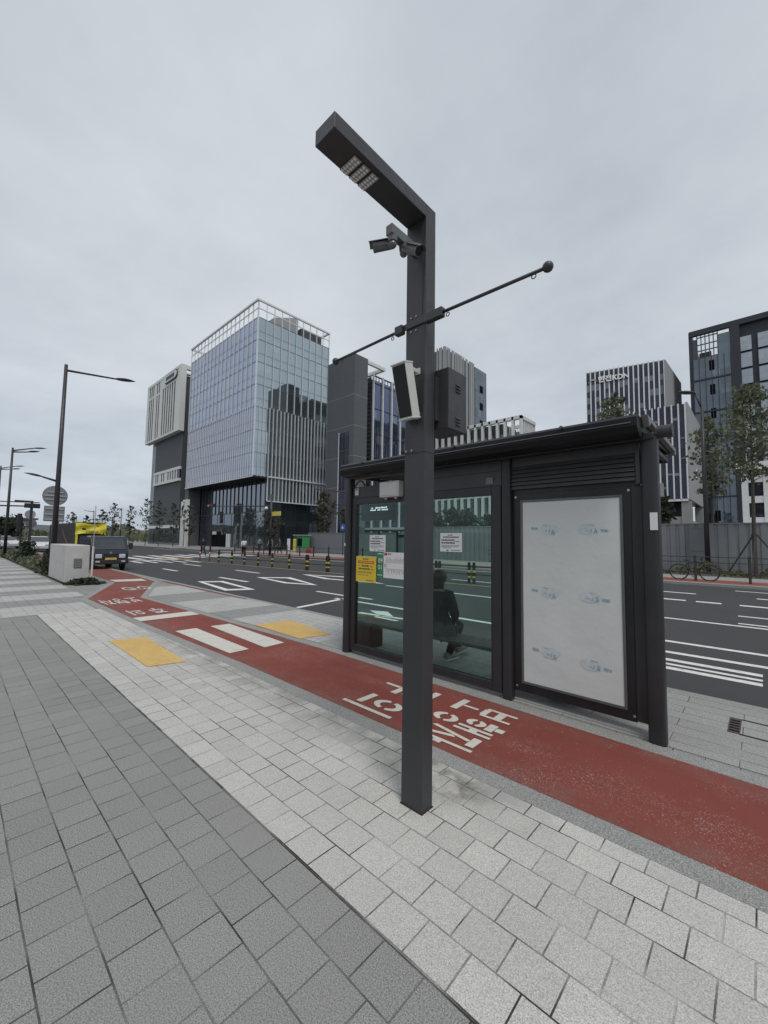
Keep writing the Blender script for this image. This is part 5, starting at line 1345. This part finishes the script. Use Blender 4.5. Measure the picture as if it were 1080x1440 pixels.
for i in range(4): j = (i+1)%4; b.poly([P[i],P[j],Q[j],Q[i]])
b.build('windscreen', M['screen'], cab)
for sd in (-1,1):
    b = TB(); y_ = .865*sd; pts = [P2(.36,y_,1.16),P2(1.32,y_,1.16),P2(1.28,y_,1.72),P2(.66,y_,1.72)]; pts2 = [(p[0],p[1]+.012*sd,p[2]) for p in pts]; b.poly(pts2 if sd < 0 else pts2[::-1]); b.build('side_window', M['screen'], cab)
    b = TB(); tbox(b,-.03,.05,.55*sd-.16,.55*sd+.16,.70,.93); b.build('headlight', M['lamp_glass'], cab, bevel=.03)
    b = TB(); tbox(b,-.075,-.02,.60*sd-.10,.60*sd+.10,.49,.57); b.build('fog_lamp', M['lamp_glass'], cab, bevel=.01)
    b = TB(); tbox(b,.22,.30,1.02*sd-.10,1.02*sd+.10,1.20,1.56); m_ = b.build('mirror', M['plastic'], cab, bevel=.03)
    b = TB(); b.cyl(P2(.34,.86*sd,1.30),P2(.27,.98*sd,1.40),.015,n=6); b.build('mirror_arm', M['plastic'], cab)
    wx, wy, wz = P2(.67,.74*sd,.33); wheel(TK, wx, wy, wz, .30, .18)
    wx, wy, wz = P2(3.3,.68*sd,.33); wheel(TK, wx, wy, wz, .30, .26)
b = TB(); tbox(b,-.07,.12,-.87,.87,.38,.62); b.build('bumper', M['plastic'], bevel=.03)
b = TB(); tbox(b,-.085,-.071,-.27,.27,.62,.74); b.build('number_plate', M['plate_y'], cab)
b = TB(); tbox(b,-.012,-.001,-.42,.42,.78,.88); b.build('grille', M['plastic'], cab)
b = TB(); c_ = P2(-.006,0,1.0); b.cyl(c_,(c_[0]+.02,c_[1],c_[2]),.06,n=16); b.build('badge', M['rim'], cab)
for sd in (-1,1):
    b = TB(); b.cyl(P2(.06,.2*sd,1.18),P2(.20,.2*sd+.45,1.30),.012,n=5); b.build('wiper', M['plastic'], cab)
b = TB(); tbox(b,.3,4.6,-.40,.40,.40,.56); b.build('chassis', M['plastic'])
b = TB(); tbox(b,1.72,4.6,-.86,.86,.70,.78); tbox(b,1.72,1.78,-.86,.86,.781,1.70); cg = b.build('cargo_bed', M['truck_blue'])
for sd in (-1,1):
    b = TB(); y_ = .86*sd; tbox(b,1.79,4.6,y_-.02,y_+.02,.781,1.10); b.build('side_board', M['truck_blue'], cg)
# covered trailer behind it, yellow tarpaulin over its front
CT = thing('covered_trailer', 'tall dark brown covered trailer with a yellow tarpaulin front, behind the blue truck', 'trailer', (-35,5.9,ZR))
b = MB(CT); b.box(-39.4,-30.0,5.16,6.62,.35,2.36); cv = b.build('cover', M['box_brown'], bevel=.06)
b = MB(CT); b.box(-39.2,-30.2,5.3,6.5,.12,.349); b.build('chassis', M['plastic'])
for x in (-37.6,-36.6,-31.6):
    for y in (5.32,6.46): wheel(CT, x, y, ZR+.36, .36, .22)
b = MB(CT); nx_, nz_ = 18, 8
def tp(i, j):
    u_, v_ = i/nx_, j/nz_; rr_ = math.sin(PI*u_)
    return (-29.94+.05*math.sin(11*u_+4*v_)*(1-v_*.6)+.04*math.sin(5*u_-7*v_), 5.12+1.55*u_, 1.60+.74*v_+.10*rr_*(1-v_)-.06*rr_*v_+.02*math.sin(9*u_))
for i in range(nx_):
    for j in range(nz_): b.poly([tp(i,j),tp(i+1,j),tp(i+1,j+1),tp(i,j+1)])
b.box(-30.4,-29.93,5.12,6.66,2.362,2.375); trp = b.build('tarpaulin', M['tarp'], smooth=True)
b = MB(CT); rr = random.Random(2)
for i in range(7):
    y = 5.62+i*.09; b.box(-29.875,-29.87,y,y+rr.choice((.045,.06)),1.76,1.86)
b.build('tarp_print', M['brown_print'], trp)
b = MB(CT); b.box(-29.98,-29.90,5.14,5.24,.5,1.6); b.build('yellow_strap', M['tarp'], cv)
b = MB(CT); b.box(-29.99,-29.96,5.35,6.5,.9,1.55); b.build('front_window', M['screen'], cv)
b = MB(CT)                                                          # pale curved print on the side cover
for i in range(12):
    t0, t1 = i/12, (i+1)/12; f = lambda t, k: (-31.6-2.6*math.sin(t*1.3)-k*.7*(1-.6*t), 5.152, .9+1.15*t)
    b.poly([f(t0,0),f(t0,1),f(t1,1),f(t1,0)])
b.build('side_print', M['brown_print'], cv)

M['car_white'] = paint('white_car_paint', (.62,.63,.65), .25, 0, .05, 3, coat=.5)
def car(label, x, y, yaw, mat):
    t = thing('parked_car', label, 'car', (x,y,ZR), yaw, 'cars on the road at far left')
    def lp(name, prof, y0, y1, m, par=None, bev=.05):
        b = MB(); k = len(prof)
        for Y in (y0,y1): b.v += [(X,Y,Z) for X,Z in prof]
        b.f.append(list(range(k))[::-1]); b.f.append([k+i for i in range(k)])
        for i in range(k): j = (i+1)%k; b.f.append([i,j,k+j,k+i])
        b.m = [0]*(k+2); return b.build(name, m, par or t, bevel=bev)
    bd = lp('body', [(-2.2,.35),(-2.25,.75),(-2.1,.98),(-1.0,1.02),(.95,1.0),(2.05,.82),(2.25,.6),(2.2,.3),(1.75,.28),(1.4,.6),(1.1,.28),(-1.1,.28),(-1.4,.6),(-1.75,.28)], -.88, .88, mat)
    cbn = lp('cabin', [(-1.75,.99),(-1.15,1.42),(.1,1.46),(1.05,.99)], -.74, .74, M['screen'])
    lp('roof', [(-1.15,1.421),(-1.0,1.47),(0,1.50),(.12,1.461)], -.70, .70, mat, cbn, .02)
    for sx in (-1.4,1.4):
        for sy in (-.78,.78):
            b = MB(); b.torus((sx,sy,.32),.23,.09,'y',20,8); wl = b.build('wheel', M['tyre'], t, smooth=True)
            b = MB(); b.cyl((sx,sy-.06,.32),(sx,sy+.06,.32),.2,n=14); b.build('rim', M['rim'], wl)
    for sy in (-.6,.6):
        b = MB(); b.box(2.14,2.26,sy-.18,sy+.18,.62,.76); b.build('headlight', M['lamp_glass'], bd, bevel=.02)
    return t
car('white car partly behind the small lamp post, left of the truck', -62, 7.2, R(10), M['car_white'])
car('white car nearest the truck, seen over the concrete block edge', -54, 6.3, R(-5), M['car_white'])
car('white car at the far left behind the bin', -66, 4.4, R(20), M['car_white'])

M['bike'] = paint('dark_bicycle_frame', (.035,.022,.024), .35, .3)
BK = thing('bicycle', 'dark bicycle leaning on the far railing', 'bicycle', (-2.3,22.25,0))
bx0, bx1, by, br_ = -2.78, -1.72, 22.2, .335
for x in (bx0,bx1):
    b = MB(BK); b.torus((x,by,br_+.01),br_,.020,'y',36,8); wl = b.build('wheel', M['tyre'], smooth=True)
    b = MB(BK); b.torus((x,by,br_+.01),br_-.028,.012,'y',32,6); b.build('rim', M['rim'], wl, smooth=True)
    b = MB(BK)
    for k in range(14): a = 2*PI*k/14; b.cyl((x,by,br_+.01),(x+(br_-.03)*math.cos(a),by,br_+.01+(br_-.03)*math.sin(a)),.0025,n=4)
    b.cyl((x,by-.05,br_+.01),(x,by+.05,br_+.01),.022,n=8); b.build('spokes', M['rim'], wl)
b = MB(BK); bb0 = (-2.34,by,.29); st = (-2.46,by,.74); ht_ = (-1.93,by,.76); hb_ = (-1.90,by,.62); ra = (bx0,by,br_+.01); fa = (bx1,by,br_+.01)
for p, q, r_ in ((bb0,st,.017),(st,ht_,.016),(bb0,hb_,.019),(ht_,hb_,.019),(bb0,ra,.012),(st,ra,.010),(hb_,fa,.014),(ht_,(-1.97,by,.88),.014)): b.cyl(p,q,r_,n=8)
b.build('frame', M['bike'])
b = MB(BK); b.cyl(st,(-2.49,by,.84),.013,n=8); sp_ = b.build('seat_post', M['rim']); b = MB(BK); b.sphere((-2.50,by,.865),.14,.065,.03,14,8); b.build('saddle', M['plastic'], smooth=True)
b = MB(BK); b.tube([(-2.02,by-.26,.94),(-1.95,by-.14,.90),(-1.97,by,.89),(-1.95,by+.14,.90),(-2.02,by+.26,.94)],.013,8); b.build('handlebar', M['plastic'])
b = MB(BK); b.cyl((-2.34,by-.05,.29),(-2.34,by+.05,.29),.085,n=18); b.cyl((-2.34,by-.09,.29),(-2.26,by-.09,.16),.010,n=6); b.cyl((-2.34,by+.09,.29),(-2.42,by+.09,.42),.010,n=6); b.build('crank', M['rim'])
for x, y, z in ((-2.25,by-.13,.155),(-2.43,by+.13,.425)):
    b = MB(BK); b.box(x-.05,x+.05,y-.04,y+.04,z-.012,z+.012); b.build('pedal', M['plastic'])
b = MB(BK); b.box(-2.02,-1.88,by-.04,by+.04,1.0,1.06) if False else b.cyl((-1.97,by,.90),(-1.93,by,1.05),.022,n=8); b.build('stem_bag', M['plastic'])

# ------------------------------------------------------------------ small things across the road
M['booth_green'] = paint('bright_green_booth', (.045,.25,.085), .5)
t = thing('green_booth', 'bright green and dark booth in front of the hoarding across the road', 'booth', (-37.9,26.8,0))
b = MB(t); b.box(-38.6,-37.1,26.6,27.6,.55,1.9); b.box(-38.6,-38.4,26.5,26.6,.55,1.9); b.build('body', M['booth_green'], bevel=.04)
b = MB(t); b.box(-37.95,-37.15,26.52,26.599,.75,1.6); b.build('opening', M['void']); b = MB(t); b.box(-38.6,-37.1,26.55,27.5,0,.549); b.build('base', M['sign_back']); b = MB(t); b.box(-38.7,-37.0,26.4,27.7,1.91,2.0); b.build('roof', M['sign_bar'])
t = thing('yellow_post', 'thick yellow post left of the green booth', 'post', (-37.7,26.0,0))
b = MB(t); b.cyl((-37.7,26.0,0),(-37.7,26.0,1.45),.17,n=14); b.build('shaft', M['post_yellow']); b = MB(t); b.cyl((-37.7,26.0,1.45),(-37.7,26.0,1.52),.18,.12,n=14); b.build('cap', M['post_yellow'])
t = thing('red_barrier', 'low red plastic barrier by the hoarding right of the green booth', 'barrier', (-35.8,26.5,0))
b = MB(t); b.prism([(-.55,0),(.55,0),(.42,.55),(-.42,.55)], 0, .3, Matrix(((1,0,0,-35.8),(0,0,-1,26.8),(0,1,0,0),(0,0,0,1)))); b.build('body', paint('faded_red_plastic', (.28,.05,.05), .6), bevel=.04); b = MB(t); b.box(-36.2,-35.4,26.47,26.495,.2,.32); b.build('stripe', M['post_red'])
t = thing('standing_banner', 'white standing banner beside the traffic light mast', 'banner', (-33.6,22.6,0))
b = MB(t); b.box(-34.0,-33.5,22.58,22.62,.45,1.55); b.build('cloth', M['white']); b = MB(t); b.cyl((-33.48,22.6,0),(-33.48,22.6,1.6),.02,n=6); b.build('pole', M['lamp'])
os_ = thing('bus_shelter', 'second bus shelter across the road, seen through the tinted glass', 'bus shelter', (-21.5,23.6,0))
b = MB(os_); b.box(-23.6,-18.6,23.0,24.6,2.36,2.52); b.build('roof', M['sign_bar']); b = MB(os_); b.box(-23.6,-18.6,22.97,22.999,2.2,2.36); b.build('beam', M['shelter'])
for x in (-23.3,-21.3,-18.9):
    b = MB(os_); b.box(x-.06,x+.06,24.3,24.42,0,2.359); b.build('post', M['shelter'])
b = MB(os_); b.box(-21.2,-19.0,24.34,24.36,.3,2.0); b.build('glass_pane', M['shelter_glass'])
b = MB(os_); b.box(-21.24,-18.96,24.30,24.335,1.75,2.0); b.build('panel', M['black'])

# ------------------------------------------------------------------ trees
def tree(name, label, x, y, h, trunk_h, rad, n_leaf, seed, leaf='leaf', r0=.09, clumps=26, lsize=(.10,.22), group=None, squash=1.0, stakes=False, lean=(0,0)):
    rr = random.Random(seed); t = thing(name, label, 'tree', (x,y,0), 0, group)
    b = MB(t); pts = []; K = 7
    for i in range(K+1):
        s2 = i/K; pts.append(Vector((x+lean[0]*s2+.05*math.sin(3*s2+seed), y+lean[1]*s2+.05*math.cos(2.3*s2+seed), h*.93*s2)))
    for i in range(K): b.cyl(pts[i],pts[i+1],r0*(1-.85*i/K)+.006,r0*(1-.85*(i+1)/K)+.006,n=9,caps=False)
    b.build('trunk', M['bark'], smooth=True)
    b = MB(t); cl = []
    for i in range(clumps):
        s2 = trunk_h/h+(1-trunk_h/h)*(i+.5)/clumps; a = i*2.4+rr.uniform(-.5,.5); k = min(int(s2*.93/.93*K),K-1); o = pts[k].lerp(pts[k+1], s2*K-k)
        env = rad*math.sin(PI*min(1,(.12+.88*(s2-trunk_h/h)/(1-trunk_h/h))))**.6*rr.uniform(.55,1.1)
        e = o+Vector((math.cos(a)*env, math.sin(a)*env*squash, env*rr.uniform(.25,.75))); m_ = o.lerp(e,.5)+Vector((0,0,-.05))
        b.cyl(o,m_,.02*r0/.09+.004,.012,n=5,caps=False); b.cyl(m_,e,.012,.004,n=5,caps=False); cl.append((o.lerp(e,.55),env*.55)); cl.append((e,env*.45))
    b.build('limbs', M['bark'])
    b = MB(t)
    for i in range(n_leaf):
        c, r_ = cl[rr.randrange(len(cl))]; p = c+Vector((rr.gauss(0,.55)*r_, rr.gauss(0,.55)*r_, rr.gauss(0,.5)*r_)); leaf_quad(b, p, rr.uniform(*lsize), rr)
    b.build('crown', M[leaf])
    if stakes:
        for k in range(3):
            a = k*2.1+.4; b = MB(t); b.cyl((x+1.45*math.cos(a),y+1.45*math.sin(a)*.6,0),(x+.06*math.cos(a),y+.06*math.sin(a),2.1),.035,n=7); b.build('stake', M['bark'])
        b = MB(t); b.cyl((x-.04,y,2.0),(x-.04,y,2.12),.12,n=10); b.build('tie', M['lamp'])
    return t
tree('staked_tree', 'tall leafy tree held by three stakes behind the far railing at the right edge', -.27, 27.0, 10.3, 5.0, 1.3, 2300, 11, 'leaf', .10, 36, (.07,.15), stakes=True)
tree('leafy_tree', 'slim leafy tree showing above the shelter roof in front of the lettered building', -6.25, 27.2, 11.5, 5.0, 1.0, 1700, 12, 'leaf', .11, 24, (.09,.18))
tree('leafy_tree', 'pale leaved tree left of the staked tree, before the dark office building', -2.1, 29.5, 9.6, 4.5, .95, 900, 13, 'leaf', .09, 22, (.09,.17))
ordn = ['leftmost','second','third','fourth','fifth','sixth','seventh','eighth','ninth','tenth']
row = [(-96,13.6,5.2),(-92,15.2,6.2),(-90,17.0,5.6),(-86,18.6,6.6),(-82,19.4,7.8),(-79,21.0,7.2),(-76,22.6,8.4),(-73,23.6,8.0),(-70,24.8,7.6),(-68,26.6,7.0)]
for i, (x, y, h_) in enumerate(row):
    tree('young_tree', 'thin young tree, %s from the left in the row before the grey building' % ordn[i], x, y, h_, h_*.28, .95+.2*math.sin(i*2.3), 300, 30+i, 'leaf_dark', .06, 16, (.10,.24), 'thin young trees in the row at far left')
for i, (x, y, h_, r_, lb) in enumerate(((-39,31,7.8,1.3,'brownish thin tree in front of the dark grey tower'),(-36.5,33,6.0,1.2,'smaller brownish tree right of the first, above the flat hoarding'),(-44,27,5.4,1.0,'thin brownish tree before the right side of the glass tower'))):
    tree('brown_tree', lb, x, y, h_, h_*.25, r_, 900, 50+i, 'leaf_brown', .08, 18, (.12,.24))
for i in range(9):
    x = -23.5+i*2.3
    tree('hedge_tree', 'dark green tree behind the ribbed hoarding, %s from the left' % (['first','second','third','fourth','fifth','sixth','seventh','eighth','ninth'][i]), x, 31.5+.6*math.sin(i*2), 4.3+.5*math.sin(i*1.7), 1.2, 1.35, 700, 70+i, 'leaf_dark', .07, 14, (.15,.30), 'dark trees behind the ribbed hoarding')
# far-off green belt on the left and weeds by the hoarding
rr = random.Random(44); b = MB()
for i in range(5200):
    x = rr.uniform(-190,-112); y = rr.uniform(2,60); h_ = (2.2+1.6*math.sin(x*.11+y*.3)+1.2*math.sin(y*.23))*rr.random()**.5
    leaf_quad(b, Vector((x,y,max(h_,.2))), rr.uniform(.35,.9), rr)
o = b.build('far_greenery', M['leaf']); o['kind'] = 'stuff'
b = MB()
for i in range(3600):
    x = rr.uniform(-9,8); y = rr.uniform(25.8,27.9); h_ = (.30+.25*math.sin(x*2.1)+.18*math.sin(x*5.1))*rr.random()**.7
    leaf_quad(b, Vector((x,y,.02+max(h_,.02))), rr.uniform(.05,.12), rr)
o = b.build('weeds', M['weed']); o['kind'] = 'stuff'
b = MB(); b.box(-9,40,25.7,27.94,0,.03); structure(b.build('verge', M['terrain']))
lw_ = thing('low_building', 'long pale low building far behind the hedge at the left', 'building', (-135,6,0))
b = MB(lw_); b.box(-150,-128,-6,14,0,5.2); b.build('wall', M['clad_pale']); b = MB(lw_); b.box(-151,-127.5,-6.5,14.5,5.21,5.6); b.build('roof', M['clad_mid'])
b = MB(lw_); b.box(-127.99,-127.9,-4,12,1.2,2.6); b.build('window_band', M['g_dark'])
for i, (x, y, h_) in enumerate(((-75,-3,5.2),(-84,1.5,4.6),(-96,6.5,4.2))):
    tree('roadside_tree', 'bushy green tree behind the bin, %s from the left edge' % ('nearest','second','third')[i], x, y, h_, 1.2, 2.0, 1300, 90+i, 'leaf_dark', .10, 18, (.2,.42), 'bushy trees at the left edge')

# ------------------------------------------------------------------ camera, sky, light
cam = bpy.data.cameras.new('camera'); co = bpy.data.objects.new('camera', cam); col.objects.link(co); scene.camera = co
cam.sensor_fit = 'VERTICAL'; cam.sensor_height = 36; cam.lens = 14.246; cam.clip_start = .05; cam.clip_end = 4000
yaw, pit, rol = R(43.07), R(3.96), R(.83)
fw = Vector((-math.sin(yaw)*math.cos(pit), math.cos(yaw)*math.cos(pit), math.sin(pit)))
ri = Vector((math.cos(yaw), math.sin(yaw), 0)); up = ri.cross(fw)
r2 = ri*math.cos(rol)+up*math.sin(rol); u2 = -ri*math.sin(rol)+up*math.cos(rol)
co.matrix_world = Matrix(((r2.x,u2.x,-fw.x,0),(r2.y,u2.y,-fw.y,0),(r2.z,u2.z,-fw.z,1.55),(0,0,0,1)))

w = bpy.data.worlds.new('World'); scene.world = w; w.use_nodes = True; t = w.node_tree; t.nodes.clear(); n = N(t)
out = t.nodes.new('ShaderNodeOutputWorld'); bg = t.nodes.new('ShaderNodeBackground'); n.l(bg.outputs[0], out.inputs[0])
SUN_EL, SUN_AZ = R(58), R(118)          # azimuth measured clockwise from +Y
sky = t.nodes.new('ShaderNodeTexSky'); sky.sky_type = 'NISHITA'; sky.sun_disc = False; sky.sun_elevation = SUN_EL; sky.sun_rotation = SUN_AZ
sky.air_density = 1.0; sky.dust_density = 3.0
g = t.nodes.new('ShaderNodeTexCoord').outputs['Generated']; x, y, z = n.sep(g)
zz = n.math('ADD', n.math('MAXIMUM', z, 0.0), .16)
v = n.comb(n.math('DIVIDE', x, zz), n.math('DIVIDE', y, zz), 0.0)
n1 = n.noise(v, .55, 7, .55); n2 = n.noise(v, 1.7, 5, .6)
f = n.math('ADD', n.math('MULTIPLY', n1, .75), n.math('MULTIPLY', n2, .25))
cl = n.mix(n.ramp(f, .39, .62), (4.70,5.16,5.66), (6.68,7.08,7.45))
cl = n.mix(n.ramp(z, 0, .45), n.mix(1.0, cl, (.90,.93,.97), 'MULTIPLY'), cl)
n.l(n.mix(.90, sky.outputs[0], cl), bg.inputs[0]); bg.inputs[1].default_value = .10
sl = bpy.data.lights.new('sun', 'SUN'); sl.energy = 1.35; sl.angle = R(20); sl.color = (1,.97,.93)
so = bpy.data.objects.new('sun', sl); col.objects.link(so)
d = Vector((math.sin(SUN_AZ)*math.cos(SUN_EL), math.cos(SUN_AZ)*math.cos(SUN_EL), math.sin(SUN_EL)))
so.rotation_euler = d.to_track_quat('Z','Y').to_euler(); so.location = d*50
vs = scene.view_settings; scene.display_settings.display_device = 'sRGB'; vs.view_transform = 'Standard'; vs.look = 'None'; vs.gamma = 1; vs.use_curve_mapping = False; vs.exposure = 0.12
cy = scene.cycles; cy.max_bounces = 8; cy.transparent_max_bounces = 12; cy.use_denoising = True
cy.caustics_reflective = False; cy.caustics_refractive = False
